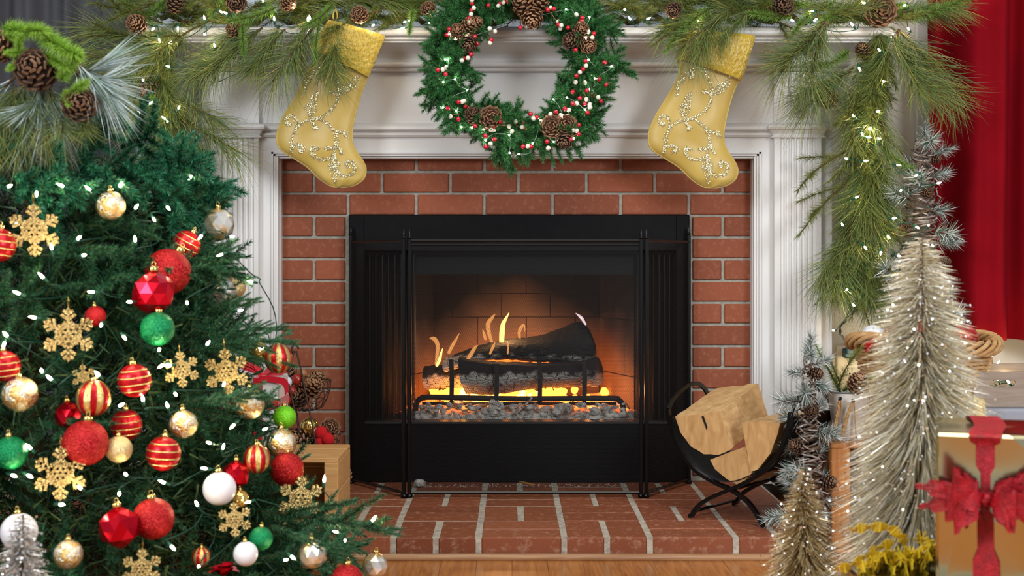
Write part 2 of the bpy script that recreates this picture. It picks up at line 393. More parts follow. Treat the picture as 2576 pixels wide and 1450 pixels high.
# inner bead round the opening
m = MB()
for (o, y0, y1) in ((.0, -.050,-.058), (.006,-.045,-.054), (.012,-.02,-.045)):
    a, b_, c, d = OL-.019+o, OR+.019-o, HZ, ZF(383)-o
    t = .0055
    m.box((a,y1,c),(a+t,y0+.03,d)); m.box((b_-t,y1,c),(b_,y0+.03,d)); m.box((a,y1,d-t),(b_,y0+.03,d))
m.build('inner_bead', M_['white'], mantel)
m = MB(); m.box((OL-.004,-.03,HZ),(OL+.0035,.04,ZF(391))); m.box((OR-.0035,-.03,HZ),(OR+.004,.04,ZF(391))); m.box((OL,-.03,ZF(391)-.003),(OR,.04,ZF(391)+.003)); m.build('opening_liner', M_['white'], mantel)
# pilasters
PY = FRY-.026; DP = CAMY*-1+PY
for (u0, u1, f0, f1, c0, c1) in ((530,650,548,640,514,662),(1948,2066,1962,2054,1936,2078)):
    pl = MB(); xa, xb = XF(u0,DP), XF(u1,DP)
    pl.box((xa,PY+.004,ZF(313,DP)),(xb,FRY+.01,ZF(181,DP)))
    pil = pl.build('pilaster', M_['white'], mantel)
    # fluted shaft: scalloped section extruded upwards
    za, zb = HZ+.15, ZF(346,DP); sec = [(xa,FRY+.01),(xa,PY)]; fa, fb = XF(f0,DP), XF(f1,DP); nfl = 7; w = (fb-fa)/nfl
    for k in range(nfl):
        s0 = fa+k*w
        for q in range(7):
            t = q/6; sec.append((s0+w*.08+w*.84*t, PY+.0065*math.sin(math.pi*t)))
    sec += [(xb,PY),(xb,FRY+.01)]
    sh = MB(); sh.grid([[Vector((x_,y_,z_)) for x_, y_ in sec] for z_ in (za, zb)], smooth=False)
    sh.build('fluted_shaft', M_['white'], mantel, fixn=False)
    base = MB(); base.cbox((xa-.006,PY-.006,HZ),(xb+.006,FRY,HZ+.15),.004); base.build('plinth', M_['white'], mantel)
    cp = MB(); G = []
    for o, z in [(o, CAMZ-(py-664)*(DP-o)/FPX) for py, o in [(310,.0),(312,.014),(315,.020),(320,.023),(325,.020),(328,.012),(330,.011),(338,.005),(341,.004),(342,.009),(346,.008),(347,.0)]]:
        G.append([Vector((xa-o,FRY,z)),Vector((xa-o,PY-o,z)),Vector((xb+o,PY-o,z)),Vector((xb+o,FRY,z))])
    cp.grid(G, smooth=False); cp.build('capital', M_['white'], mantel)

# ------------------------------------------------------------------ firebox
FY = -.028; FD = -CAMY+FY
def XB(px, D=FD): return (px-1288)*D/FPX
def ZB(py, D=FD): return CAMZ-(py-664)*D/FPX
fb = thing('firebox', 'black steel fireplace insert with firebrick back, set in the brick surround', 'fireplace', (0.02,0,HZ))
fx0, fx1, fz1 = XB(877), XB(1735), ZB(540)
ix0, ix1, iz0, iz1 = XB(917), XB(1700), ZB(1064), ZB(632)
m = MB(); m.cbox((fx0,FY,HZ),(ix0,.03,fz1),.003); m.cbox((ix1,FY,HZ),(fx1,.03,fz1),.003); m.cbox((ix0-.004,FY,iz1),(ix1+.004,.03,fz1),.003)
m.build('face_frame', M_['black'], fb)
m = MB(); m.cbox((ix0-.004,FY+.002,HZ),(ix1+.004,.03,iz0),.003); m.build('lower_panel', M_['black'], fb)
m = MB(); m.cbox((ix0,FY-.004,iz0-.004),(ix1,.04,iz0+.003),.0015); m.build('sill', mat('sill_steel', S(70,72,74), .35, .6), fb)
m = MB(); m.cbox((ix0,.0,iz1-.012),(ix1,.02,iz1+.002),.002); m.cbox((ix0,-.012,iz1-.004),(ix1,.0,iz1),.001); m.build('lintel', M_['black'], fb)
bY = .45; bD = -CAMY+bY
bx0, bx1 = XB(1090,bD), XB(1508,bD); jx0, jx1 = -.385, .425; fy0 = .05; FZ = iz0-.02
m = MB(); m.box((ix0,.02,FZ-.02),(ix1,bY+.06,FZ)); m.build('base_plate', M_['soot'], fb)
m = MB(); m.box((ix0,.02,ZB(690,4.05)),(ix1,.12,iz1+.04)); m.box((ix0,.02,iz1+.03),(ix1,bY+.1,iz1+.05)); m.build('smoke_hood', M_['soot'], fb)
m = MB(); m.box((ix0-.002,.02,FZ),(jx0,fy0+.01,iz1)); m.build('jamb', M_['soot'], fb)
m = MB(); m.box((jx1,.02,FZ),(ix1+.002,fy0+.01,iz1)); m.build('jamb', M_['soot'], fb)
topz = iz1+.03
def firewall(a, bpt, name):                 # firebrick panel from a to bpt (xy), bricks proud of dark joints
    a, bpt = Vector((a[0],a[1],0)), Vector((bpt[0],bpt[1],0)); L = (bpt-a).length; d = (bpt-a).normalized(); nrm = Vector((d.y,-d.x,0))
    M = Matrix((d, nrm, Vector((0,0,1)))).transposed().to_4x4(); M.translation = a
    w = MB(); w.box((0,-.05,FZ),(L,-.003,topz),0,M); wall = w.build(name, M_['firejoint'], fb)
    zs = [FZ, ZB(932,bD), ZB(798,bD), ZB(738,bD), ZB(640,bD), topz]
    for i in range(len(zs)-1):
        u = -.04-(.08 if i % 2 else 0)
        while u < L:
            p, q = max(u+.0012, 0), min(u+.163-.0012, L)
            if q-p > .015:
                k = MB(); k.cbox((p,-.012,zs[i]+.0012),(q,RN.uniform(-.0006,.0006),zs[i+1]-.0012),.0012,0,M); k.build('brick', M_['firebrick'], wall)
            u += .163
firewall((bx0-.06,bY+.004),(bx1+.06,bY+.004),'back_wall')
firewall((jx0,fy0),(bx0,bY),'side_wall')
firewall((bx1,bY),(jx1,fy0),'side_wall')
# chain curtains drawn to both sides of the opening
for (u0, u1, s) in ((919,1046,1),(1594,1699,-1)):
    m = MB(); G = []
    n = 60
    for i in range(n+1):
        t = i/n; x_ = XB(u0,3.97)+(XB(u1,3.97)-XB(u0,3.97))*t; y_ = .012+.012*math.sin(t*math.pi*16)
        G.append([Vector((x_,y_,iz0+.004)), Vector((x_,y_,iz1-.01))])
    m.grid(G, smooth=True); m.build('mesh_curtain', M_['darkscreen'], fb)

# ash, embers, grate, logs, flames
def nz(p, s=1.0): return noise.noise(Vector(p)*s)
aw = MB(); G = []
for i in range(90):
    t = i/89; x_ = -.37+.78*t; r = []
    for j in range(34):
        s_ = j/33; y_ = .045+.38*s_
        xx = bx0*s_+jx0*(1-s_)+ (x_+.37)/.78*((bx1-bx0)*s_+(jx1-jx0)*(1-s_))
        h = .018+.030*s_+.020*nz((xx*9,y_*9,0))+.012*nz((xx*26,y_*26,3))+.007*nz((xx*70,y_*70,5))
        if s_ < .12: h *= s_/.12
        r.append(Vector((xx,y_,FZ+.012+max(h,0))))
    G.append(r)
aw.grid(G, smooth=False)
m_, nt, bs = new_mat('ash_and_embers')
bs.inputs['Roughness'].default_value = .95
ge = N(nt,'ShaderNodeNewGeometry'); n1 = N(nt,'ShaderNodeTexNoise'); n1.inputs['Scale'].default_value = 70; n1.inputs['Detail'].default_value = 6; nt.links.new(ge.outputs['Position'], n1.inputs['Vector'])
r1 = N(nt,'ShaderNodeValToRGB'); r1.color_ramp.elements[0].position=.35; r1.color_ramp.elements[1].position=.62; r1.color_ramp.elements[0].color=S(104,98,94); r1.color_ramp.elements[1].color=S(214,208,200)
nt.links.new(n1.outputs['Fac'], r1.inputs[0]); nt.links.new(r1.outputs[0], bs.inputs['Base Color'])
n2 = N(nt,'ShaderNodeTexNoise'); n2.inputs['Scale'].default_value = 16; n2.inputs['Detail'].default_value = 5; nt.links.new(ge.outputs['Position'], n2.inputs['Vector'])
sx = N(nt,'ShaderNodeSeparateXYZ'); nt.links.new(ge.outputs['Position'], sx.inputs[0])
mr = N(nt,'ShaderNodeMapRange'); mr.inputs['From Min'].default_value=.10; mr.inputs['From Max'].default_value=.22; nt.links.new(sx.outputs['Y'], mr.inputs['Value'])   # coals lie under the grate, cold ash in front
r2 = N(nt,'ShaderNodeValToRGB'); r2.color_ramp.elements[0].position=.44; r2.color_ramp.elements[1].position=.62; r2.color_ramp.elements[0].color=(0,0,0,1); r2.color_ramp.elements[1].color=(1,1,1,1)
nt.links.new(n2.outputs['Fac'], r2.inputs[0]); mu = N(nt,'ShaderNodeMath',operation='MULTIPLY'); nt.links.new(r2.outputs[0], mu.inputs[0]); nt.links.new(mr.outputs[0], mu.inputs[1])
mu2 = N(nt,'ShaderNodeMath',operation='MULTIPLY'); mu2.inputs[1].default_value=5.0; nt.links.new(mu.outputs[0], mu2.inputs[0])
bs.inputs['Emission Color'].default_value=(1,.16,.02,1); nt.links.new(mu2.outputs[0], bs.inputs['Emission Strength'])
ash = aw.build('ash_bed', m_, fixn=False); tag(ash, 'grey ash bed with glowing embers on the firebox floor under the grate', 'ash', kind='stuff')
M_['ember'] = mat('hot_ember', S(120,40,10), .9, emit=(1.0,.27,.03,1), estr=7.0)
M_['emberhot'] = mat('yellow_ember', S(160,80,10), .9, emit=(1.0,.48,.08,1), estr=14.0)
em = MB()
def lump(mb, c, r, mi=0, seed=0, sq=(1,1,1)):
    b0 = len(mb.v); mb.sphere((0,0,0), 1, 7, 5, mi, False)
    for i in range(b0, len(mb.v)):
        v = Vector(mb.v[i]); v = v*(1+.45*nz(v*1.7+Vector((seed*7.1,seed*3.3,0)))); mb.v[i] = (c[0]+v.x*r*sq[0], c[1]+v.y*r*sq[1], c[2]+v.z*r*sq[2])
for i in range(70):
    px = RN.gauss(1260,120); D = RN.uniform(4.12,4.32); z = CAMZ-(RN.uniform(985,1003)-664)*4.2/FPX
    if not 1070 < px < 1530: continue
    lump(em, ((px-1288)*D/FPX, CAMY+D, z), RN.uniform(.008,.018), 1 if abs(px-1245) < 110 and RN.random() < .55 else 0, i)
tag(em.build('glowing_embers', [M_['ember'], M_['emberhot']]), 'bright orange coals glowing under the burning logs', 'embers', kind='stuff')
gl = MB()
for i in range(210):
    px = RN.uniform(1056,1572); D = RN.uniform(4.01,4.11); r_ = .004+.012*RN.random()**2.2; lump(gl, ((px-1288)*D/FPX, CAMY+D, CAMZ-(RN.uniform(1016,1054)-664)*D/FPX), r_, 0, i+90, (RN.uniform(.8,1.6),1,RN.uniform(.5,1.0)))
for k in range(5):
    gl.tube([P(1296+k*9,1046-k*9,4.03), P(1302+k*9,1036-k*9,4.03)], [.004,.0035], 5)
M_['ash'] = mat('pale_ash', S(216,212,206), .95, col2=S(140,136,130), nscale=60, bump=.8, bscale=90)
tag(gl.build('ash_lumps', M_['ash']), 'pale grey lumps of burnt wood along the front of the ash', 'ash', kind='stuff')
lm = MB(); lump(lm, P(1056,1217,3.84), .020, 0, 5, (.9,.8,.72)); tag(lm.build('ash_chunk', M_['ash'], base=True), 'small grey chunk of ash lying on the hearth behind the screen', 'ash')
wl = MB(); wl.tube([P(1306,1213,3.84),P(1325,1217,3.83),P(1345,1221,3.82)], [.003,.0035,.002], 5); tag(wl.build('wood_splinter', mat('splinter', S(170,120,50), .8)), 'small tan wood splinter on the hearth behind the fire screen', 'splinter')
# dust of ash on the hearth behind the screen
ds = MB()
for i in range(260):
    p = P(RN.uniform(1040,1600), RN.uniform(1217,1236), 3.84); p.z = HZ+.001; p.y = RN.uniform(-.118,-.06); r = RN.uniform(.0012,.0035)
    ds.add([p+Vector((r,0,0)),p+Vector((-.5*r,.8*r,.0)),p+Vector((-.5*r,-.8*r,0)),p+Vector((0,0,r*.6))],[(0,1,3),(1,2,3),(2,0,3),(0,2,1)])
tag(ds.build('ash_crumbs', M_['ash'], fixn=False), 'scattered pale ash crumbs on the hearth behind the screen', 'ash', kind='stuff')

grate = thing('fire_grate', 'black wrought iron fire grate with four upright prongs', 'grate', P(1300,1040,4.07))
GD = 4.06
m = MB(); m.tube(bez([P(1046,1050,GD),P(1047,1018,GD),P(1060,1003,GD),P(1090,1000,GD),P(1300,1004,GD),P(1530,1003,GD),P(1557,1008,GD),P(1567,1022,GD),P(1568,1050,GD)],5), .0085, 8); m.build('front_bar', M_['iron'], grate)
m = MB(); m.tube([P(1062,1016,GD+.06),P(1550,1016,GD+.06)], .006, 6); m.build('rear_bar', M_['iron'], grate)
for px, t in ((1136,905),(1249,915),(1358,912),(1470,906)):
    m = MB(); m.strip([P(px,1004,GD-.004),P(px+1,950,GD-.004),P(px-1,t,GD-.004)], (1,0,0), .0135, .010); m.build('prong', M_['iron'], grate)
    m = MB(); m.tube([P(px,1010,GD),P(px,1012,GD+.22)], .007, 6); m.build('crossbar', M_['iron'], grate)

def log_mat(name, ashz, seed):
    m, nt, b = new_mat(name); b.inputs['Roughness'].default_value = .85
    ge = N(nt,'ShaderNodeNewGeometry'); tc = N(nt,'ShaderNodeTexCoord')
    sp = N(nt,'ShaderNodeSeparateXYZ'); nt.links.new(tc.outputs['Object'], sp.inputs[0])
    n = N(nt,'ShaderNodeTexNoise'); n.inputs['Scale'].default_value = 34; n.inputs['Detail'].default_value = 7; nt.links.new(tc.outputs['Object'], n.inputs['Vector'])
    v = N(nt,'ShaderNodeTexVoronoi', feature='DISTANCE_TO_EDGE'); v.inputs['Scale'].default_value = 46; mpv = N(nt,'ShaderNodeMapping'); mpv.inputs['Scale'].default_value = (.8,1,2.2); nt.links.new(n.outputs['Color'], mpv.inputs['Location']) if False else None; wv_ = N(nt,'ShaderNodeVectorMath',operation='MULTIPLY_ADD'); wv_.inputs[1].default_value = (.02,.02,.02); nt.links.new(n.outputs['Color'], wv_.inputs[0]); nt.links.new(tc.outputs['Object'], wv_.inputs[2]); nt.links.new(wv_.outputs[0], mpv.inputs['Vector']); nt.links.new(mpv.outputs[0], v.inputs['Vector'])
    # burnt-through ash grows from the underside
    a = N(nt,'ShaderNodeMath',operation='MULTIPLY_ADD'); a.inputs[1].default_value=-16.0; a.inputs[2].default_value=ashz; nt.links.new(sp.outputs['Z'], a.inputs[0])
    s = N(nt,'ShaderNodeMath',operation='ADD'); nt.links.new(a.outputs[0], s.inputs[0]); nt.links.new(n.outputs['Fac'], s.inputs[1])
    r = N(nt,'ShaderNodeValToRGB'); e = r.color_ramp.elements; e[0].position=.50; e[0].color=S(26,23,21); e[1].position=.72; e[1].color=S(176,172,166)
    nt.links.new(s.outputs[0], r.inputs[0])
    cr = N(nt,'ShaderNodeMath',operation='LESS_THAN'); cr.inputs[1].default_value=.032; nt.links.new(v.outputs['Distance'], cr.inputs[0])
    mx = N(nt,'ShaderNodeMix',data_type='RGBA'); nt.links.new(cr.outputs[0], mx.inputs[0]); nt.links.new(r.outputs[0], mx.inputs[6]); mx.inputs[7].default_value=S(20,17,15)
    nt.links.new(mx.outputs[2], b.inputs['Base Color'])
    bp = N(nt,'ShaderNodeBump'); bp.inputs['Strength'].default_value=1.0; bp.inputs['Distance'].default_value=.006; nt.links.new(v.outputs['Distance'], bp.inputs['Height']); nt.links.new(bp.outputs[0], b.inputs['Normal'])
    return m
def burnt_log(name, label, secs, material, emberface=None):       # secs: list of rings of pixel/depth points
    mb = MB(); rings = [[P(*q) for q in s] for s in secs]; out = []
    for i in range(len(rings)-1):
        for k in range(7):
            t = k/7; out.append([a.lerp(b_, t) for a, b_ in zip(rings[i], rings[i+1])])
    out.append(rings[-1]); n = len(out[0])
    for i, r in enumerate(out):                            # round the ring and roughen it
        c = sum(r, Vector())/n; rr = []
        for j in range(n):
            for q in range(3):
                t = q/3; p = r[j].lerp(r[(j+1) % n], t); p = p+(p-c).normalized()*(.004*math.sin(math.pi*t)+.0045*nz(p,60)+.003*nz(p,150)); rr.append(p)
        out[i] = rr
    mb.grid(out, wrap=True, smooth=True); L = len(out[0])
    for ring in (out[0], out[-1]):
        c = sum(ring, Vector())/L; mb.add([c]+ring, [(0, 1+j, 1+(j+1) % L) for j in range(L)])
    o = mb.build(name, material); return tag(o, label, 'log', 'burning logs on the grate')
lg = log_mat('charred_log', .25, 1); lg2 = log_mat('charred_log_black', -.35, 2)
burnt_log('burning_log', 'split charred log with white ash lower half resting against the grate prongs',
  [[(1152,905,4.09),(1166,898,4.16),(1182,925,4.20),(1185,975,4.18),(1172,990,4.12),(1158,960,4.07)],
   [(1240,918,4.08),(1245,910,4.20),(1262,930,4.24),(1255,978,4.20),(1240,994,4.12),(1238,965,4.07)],
   [(1350,922,4.08),(1352,914,4.20),(1362,934,4.24),(1358,965,4.20),(1350,978,4.12),(1348,950,4.07)],
   [(1440,920,4.08),(1444,908,4.20),(1456,930,4.24),(1452,965,4.20),(1440,974,4.12),(1436,950,4.07)],
   [(1500,912,4.09),(1505,898,4.16),(1517,925,4.20),(1518,960,4.18),(1502,972,4.12),(1498,945,4.08)]], lg)
burnt_log('burning_log', 'short charred log end with ashy underside behind the front log',
  [[(1064,928,4.16),(1072,922,4.24),(1080,945,4.26),(1078,974,4.22),(1068,982,4.16),(1062,955,4.14)],
   [(1110,924,4.18),(1118,918,4.26),(1125,942,4.28),(1122,970,4.24),(1110,976,4.18),(1108,950,4.16)],
   [(1230,930,4.27),(1236,926,4.33),(1240,950,4.34),(1236,972,4.30),(1228,976,4.26),(1226,955,4.24)]], lg)
burnt_log('burning_log', 'long blackened log lying aslant on top with a flared end',
  [[(1112,925,4.16),(1118,905,4.20),(1128,898,4.24),(1134,915,4.24),(1130,930,4.20),(1120,938,4.16)],
   [(1190,892,4.17),(1196,876,4.22),(1206,870,4.28),(1214,890,4.28),(1208,906,4.22),(1196,908,4.17)],
   [(1260,872,4.17),(1266,857,4.22),(1278,855,4.30),(1284,885,4.30),(1276,905,4.22),(1264,895,4.17)],
   [(1340,868,4.16),(1348,849,4.22),(1360,850,4.32),(1366,885,4.32),(1356,912,4.22),(1344,900,4.16)],
   [(1410,858,4.14),(1418,825,4.20),(1432,822,4.32),(1438,880,4.33),(1428,915,4.22),(1414,900,4.14)],
   [(1470,860,4.12),(1452,812,4.18),(1466,812,4.32),(1486,870,4.33),(1484,918,4.22),(1474,912,4.13)],
   [(1492,862,4.12),(1474,826,4.18),(1484,830,4.30),(1500,872,4.31),(1500,900,4.22),(1496,900,4.14)]], lg2)
burnt_log('burning_log', 'half-burnt log glowing orange along its face between the two charred logs',
  [[(1180,905,4.22),(1190,892,4.26),(1200,890,4.32),(1206,905,4.33),(1200,925,4.28),(1186,925,4.22)],
   [(1300,892,4.22),(1306,880,4.26),(1316,880,4.32),(1322,900,4.33),(1316,925,4.28),(1304,922,4.22)],
   [(1430,898,4.22),(1436,888,4.26),(1446,886,4.32),(1452,905,4.33),(1446,928,4.28),(1434,924,4.22)]],
  mat('glowing_log', S(60,24,12), .9, col2=S(20,12,8), nscale=30, emit=(1.0,.20,.025,1), estr=2.6, bump=1, bscale=50))

def flame_mat(name, c, strength, op):
    m, nt, b = new_mat(name); nt.nodes.remove(b); out = nt.nodes['Material Output']
    e = N(nt,'ShaderNodeEmission'); e.inputs[0].default_value = c; e.inputs[1].default_value = strength
    t = N(nt,'ShaderNodeBsdfTransparent'); lw = N(nt,'ShaderNodeLayerWeight'); lw.inputs['Blend'].default_value = .35
    mr = N(nt,'ShaderNodeMapRange'); mr.inputs['From Min'].default_value=.05; mr.inputs['From Max'].default_value=.85; mr.inputs['To Min'].default_value=op; mr.inputs['To Max'].default_value=0
    nt.links.new(lw.outputs['Facing'], mr.inputs['Value'])
    mx = N(nt,'ShaderNodeMixShader'); nt.links.new(mr.outputs[0], mx.inputs[0]); nt.links.new(t.outputs[0], mx.inputs[1]); nt.links.new(e.outputs[0], mx.inputs[2]); nt.links.new(mx.outputs[0], out.inputs[0])
    return m
fm = [flame_mat('flame_yellow', (1.0,.50,.12,1), 4.0, .9), flame_mat('flame_orange', (1.0,.42,.12,1), 1.5, .42), flame_mat('flame_pale', (1.0,.72,.75,1), 1.6, .6)]
fire = thing('fire', 'thin orange and yellow flames licking up from the burning logs', 'fire', P(1280,900,4.2))
for mi, D, pts in ((0,4.2,[(1262,862,9),(1263,838,10),(1266,815,8),(1275,798,4),(1281,786,.5)]),
                   (1,4.22,[(1238,862,5),(1230,838,8),(1228,815,9),(1238,800,6),(1246,790,1)]),
                   (1,4.22,[(1222,856,5),(1218,842,6),(1214,828,.5)]),
                   (1,4.24,[(1308,856,4),(1306,838,6),(1310,826,7),(1318,818,4),(1321,836,1)]),
                   (1,4.20,[(1096,918,4),(1100,890,7),(1101,868,8),(1092,853,9),(1080,852,1)]),
                   (0,4.19,[(1098,922,5),(1106,905,6),(1110,888,4),(1114,876,.5)]),
                   (1,4.20,[(1128,890,6),(1138,870,7),(1147,855,5),(1156,838,.5)]),
                   (1,4.12,[(1172,912,5),(1184,893,8),(1193,878,7),(1202,868,1)]),
                   (1,4.13,[(1232,892,4),(1240,874,6),(1246,860,1)]),
                   (1,4.13,[(1277,892,3),(1278,875,4),(1277,858,1)]),
                   (2,4.30,[(1474,818,3),(1464,802,6),(1458,796,5),(1448,788,.5)])):
    pp = bez([P(x_,y_,D) for x_, y_, _ in pts],5); k = len(pts)-1; rr = []
    for i in range(len(pp)):
        q = i/5; a = min(int(q), k-1); t = q-a; rr.append(max((pts[a][2]*(1-t)+pts[a+1][2]*t)*.72, .4)*D/FPX)
    m = MB(); m.tube(pp, rr, 12); m.build('flame', fm[mi], fire)
def pt(name, loc, e, c, r):
    l = bpy.data.lights.new(name,'POINT'); l.energy = e; l.color = c; l.shadow_soft_size = r; o = bpy.data.objects.new(name,l); COL.objects.link(o); o.location = loc; return o
pt('fire_glow', P(1270,835,4.20), 2.6, (1,.50,.20), .05)
pt('ember_glow', P(1140,985,4.10), .7, (1,.36,.10), .03); pt('ember_glow', P(1500,985,4.16), .9, (1,.36,.10), .03)

# ------------------------------------------------------------------ folding fire screen
scr = thing('fireplace_screen', 'black three-panel folding mesh fire screen standing on the hearth', 'fire screen', (0.03,-.13,HZ))
SD = 3.93-.085*0; cD = 3.70+.0
cD = FPX*(CAMZ-HZ)/(1252-664); wD = FPX*(CAMZ-HZ)/(1216-664)
wD = min(wD, 3.905)
def bar(a, b_, w=.008): 
    m = MB(); a, b_ = Vector(a), Vector(b_); m.tube([a,b_], w, 6, smooth=False); return m
def post(px, D, w, name='post'):
    m = MB(); p0 = P(px,1250,D); top = P(px,600 if D < 3.8 else 590,D).z
    m.cbox((p0.x-w/2,p0.y-.007,HZ+.004),(p0.x+w/2,p0.y+.007,top),.003); o = m.build(name, M_['blackgloss'], scr)
    f = MB(); f.lathe([(.0,0),(.0065,0),(.0065,.003),(.003,.005),(.0045,.010),(.0035,.016),(.001,.026),(.0,.027)],8,(p0.x,p0.y,top)); f.build('finial', M_['blackgloss'], o)
    g = MB(); g.lathe([(.0,0),(.009,0),(.009,.006),(.006,.012),(0,.013)],8,(p0.x,p0.y,HZ)); g.build('foot', M_['blackgloss'], o)
for px in (1016,1030,1613,1626): post(px, cD, .0115)
for px in (883,1733): post(px, wD, .010)
zt, zb = P(0,606,cD).z, P(0,1240,cD).z
xl, xr = P(1030,0,cD).x, P(1613,0,cD).x; cy_ = CAMY+cD
bar((xl,cy_,zt),(xr,cy_,zt),.0048).build('rail', M_['blackgloss'], scr); bar((xl,cy_,zb),(xr,cy_,zb),.0048).build('rail', M_['blackgloss'], scr)
bar((xl,cy_,zt-.012),(xr,cy_,zt-.012),.0025).build('rail', M_['blackgloss'], scr)
m = MB(); m.add([(xl,cy_+.001,zb),(xr,cy_+.001,zb),(xr,cy_+.001,zt),(xl,cy_+.001,zt)], [(0,1,2,3)]); m.build('mesh_panel', M_['screen'], scr, fixn=False)
for (pa, pb) in ((1014,883),(1628,1733)):
    a = P(pa,0,cD); b_ = P(pb,0,wD); a0 = Vector((a.x,a.y,zb)); a1 = Vector((a.x,a.y,zt)); b0 = Vector((b_.x,b_.y,zb)); b1 = Vector((b_.x,b_.y,zt))
    bar(a0,b0,.0042).build('rail', M_['blackgloss'], scr); bar(a1,b1,.0042).build('rail', M_['blackgloss'], scr)
    m = MB(); m.add([a0,b0,b1,a1], [(0,1,2,3)]); m.build('mesh_panel', M_['screen'], scr, fixn=False)
# ------------------------------------------------------------------ needles and sprigs
NPR = np.random.RandomState(5)
def unit(a): return a/np.maximum(np.linalg.norm(a, axis=-1, keepdims=True), 1e-9)
def add_needles(mb, base, dirs, L, w, mi=0, bend=None, seg=1):
    """thin flat needles: base points, directions, lengths; bend is a displacement of the tip"""
    n = len(base); L = np.broadcast_to(np.asarray(L, float), (n,))[:,None]
    side = unit(np.cross(dirs, unit(NPR.normal(size=(n,3)))))*w/2
    bend = np.zeros((n,3)) if bend is None else bend
    if seg == 1:
        V = np.stack([base-side, base+side, base+dirs*L+bend], 1); F = np.arange(n*3).reshape(n,3)
    else:
        mid = base+dirs*L*.5+bend*.25; V = np.stack([base-side*.8, base+side*.8, mid+side, mid-side, base+dirs*L+bend], 1)
        k = np.arange(n)[:,None]*5; F = None
    b0 = len(mb.v); mb.v.extend(map(tuple, V.reshape(-1,3)))
    if seg == 1: mb.f.extend(map(tuple, F+b0)); c = n
    else:
        k = (np.arange(n)*5+b0)
        mb.f.extend([(a,a+1,a+2,a+3) for a in k]); mb.f.extend([(a+3,a+2,a+4) for a in k]); c = 2*n
    mb.m.extend([mi]*c); mb.sm.extend([False]*c)
def along(path, n):                        # n random points and tangents on a polyline
    A = np.array([tuple(p) for p in path]); sg = np.diff(A, axis=0); l = np.linalg.norm(sg, axis=1); cum = np.concatenate([[0], np.cumsum(l)])
    u = np.sort(NPR.rand(n))*cum[-1]; i = np.clip(np.searchsorted(cum, u)-1, 0, len(l)-1); t = ((u-cum[i])/l[i])[:,None]
    return A[i]+sg[i]*t, unit(sg[i]), u/cum[-1]
def brush(mb, path, n, L, w, ang, mi=0, taper=.3, flat=0, bendz=0, seg=1):
    p, t, u = along(path, n); r = unit(np.cross(t, unit(NPR.normal(size=(n,3)))))
    if flat: r[:,2] *= (1-flat); r = unit(r)
    a = np.radians(ang)*(1+.25*NPR.normal(size=n))[:,None]; a = np.where(u[:,None] > .93, a*.4, a)
    d = unit(t*np.cos(a)+r*np.sin(a)); LL = L*(1-taper*u)*(.75+.5*NPR.rand(n))
    add_needles(mb, p, d, LL, w, mi, None if not bendz else np.stack([np.zeros(n), np.zeros(n), -bendz*LL*NPR.rand(n)],1), seg)
def fir_mesh(name, mats, L=.30, nt=9, nl=.017, dens=1500, w=.0016, spread=.55, seed=0, droop=.10, flat=.35):
    rr = random.Random(seed); mb = MB()
    main = [Vector((L*t, .02*math.sin(3*t+seed)*t, -droop*L*t*t)) for t in (0,.2,.4,.6,.8,1)]
    mb.tube(main, [.003,.0028,.0024,.002,.0016,.001], 4, 1)
    brush(mb, main, int(dens*L), nl, w, 50, 0, .25, flat)
    for k in range(nt):
        t = .15+.78*(k+.3*rr.random())/nt; s = 1 if k % 2 else -1; i = min(int(t*5), 4); b = main[i].lerp(main[i+1], t*5-i)
        l = L*spread*(1-t)**.7*(.8+.4*rr.random())+.02; an = s*math.radians(40+12*rr.random()); up = rr.uniform(-.15,.35)
        tip = b+Vector((math.cos(an)*l, math.sin(an)*l, up*l)); md = b.lerp(tip,.5)+Vector((0,0,.03*l))
        tw = [b, md, tip]; mb.tube(tw, [.0018,.0014,.0008], 3, 1); brush(mb, tw, int(dens*l), nl*.95, w, 50, 0, .3, flat)
    return mb.mesh(name, mats)
def pine_mesh(name, mats, stem=.10, nl=.11, n=230, w=.0011, seed=0, ang=26, sag=.35):      # long soft needles bursting forward from a stem
    mb = MB(); rr = random.Random(seed)
    main = [Vector((stem*t, .01*math.sin(4*t+seed), -.10*stem*t*t)) for t in (0,.33,.66,1)]
    mb.tube(main, [.003,.0028,.0024,.0016], 5, 1)
    p, t, u = along(main, n); r = unit(np.cross(t, unit(NPR.normal(size=(n,3)))))
    a = np.radians(ang)*(.35+1.0*NPR.rand(n))[:,None]; d = unit(t*np.cos(a)+r*np.sin(a)); LL = nl*(.65+.5*NPR.rand(n))
    bd = np.stack([np.zeros(n), NPR.normal(size=n)*.06*LL, -sag*LL*(.3+.7*NPR.rand(n))],1)
    add_needles(mb, p, d, LL, w, 0, bd, 2)
    return mb.mesh(name, mats)
def tuft_mesh(name, mats, L=.11, nl=.02, n=520, w=.0013, seed=0, ang=62, bend=.25):        # bottle-brush tip, short dense needles
    mb = MB(); main = [Vector((L*t, .25*bend*L*math.sin(2.2*t+seed), bend*L*t*t*(1 if seed % 2 else -1))) for t in (0,.25,.5,.75,1)]
    mb.tube(main, [.0028,.0025,.0022,.0018,.001], 4, 1); brush(mb, main, n, nl, w, ang, 0, .15)
    return mb.mesh(name, mats)
M_['bark'] = mat('twig_bark', S(84,60,34), .9)
M_['fir'] = needle_mat('fir_needles', [S(16,56,38), S(28,82,52), S(42,102,62), S(92,146,102)])
M_['fir_deep'] = needle_mat('inner_fir_needles', [S(18,46,28), S(34,64,30), S(58,76,28)], .6)  # inner needles coloured darker, with olive put in for the bulb-lit depth
M_['wreathfir'] = needle_mat('wreath_needles', [S(18,70,34), S(34,100,48), S(54,124,60), S(110,164,100)])
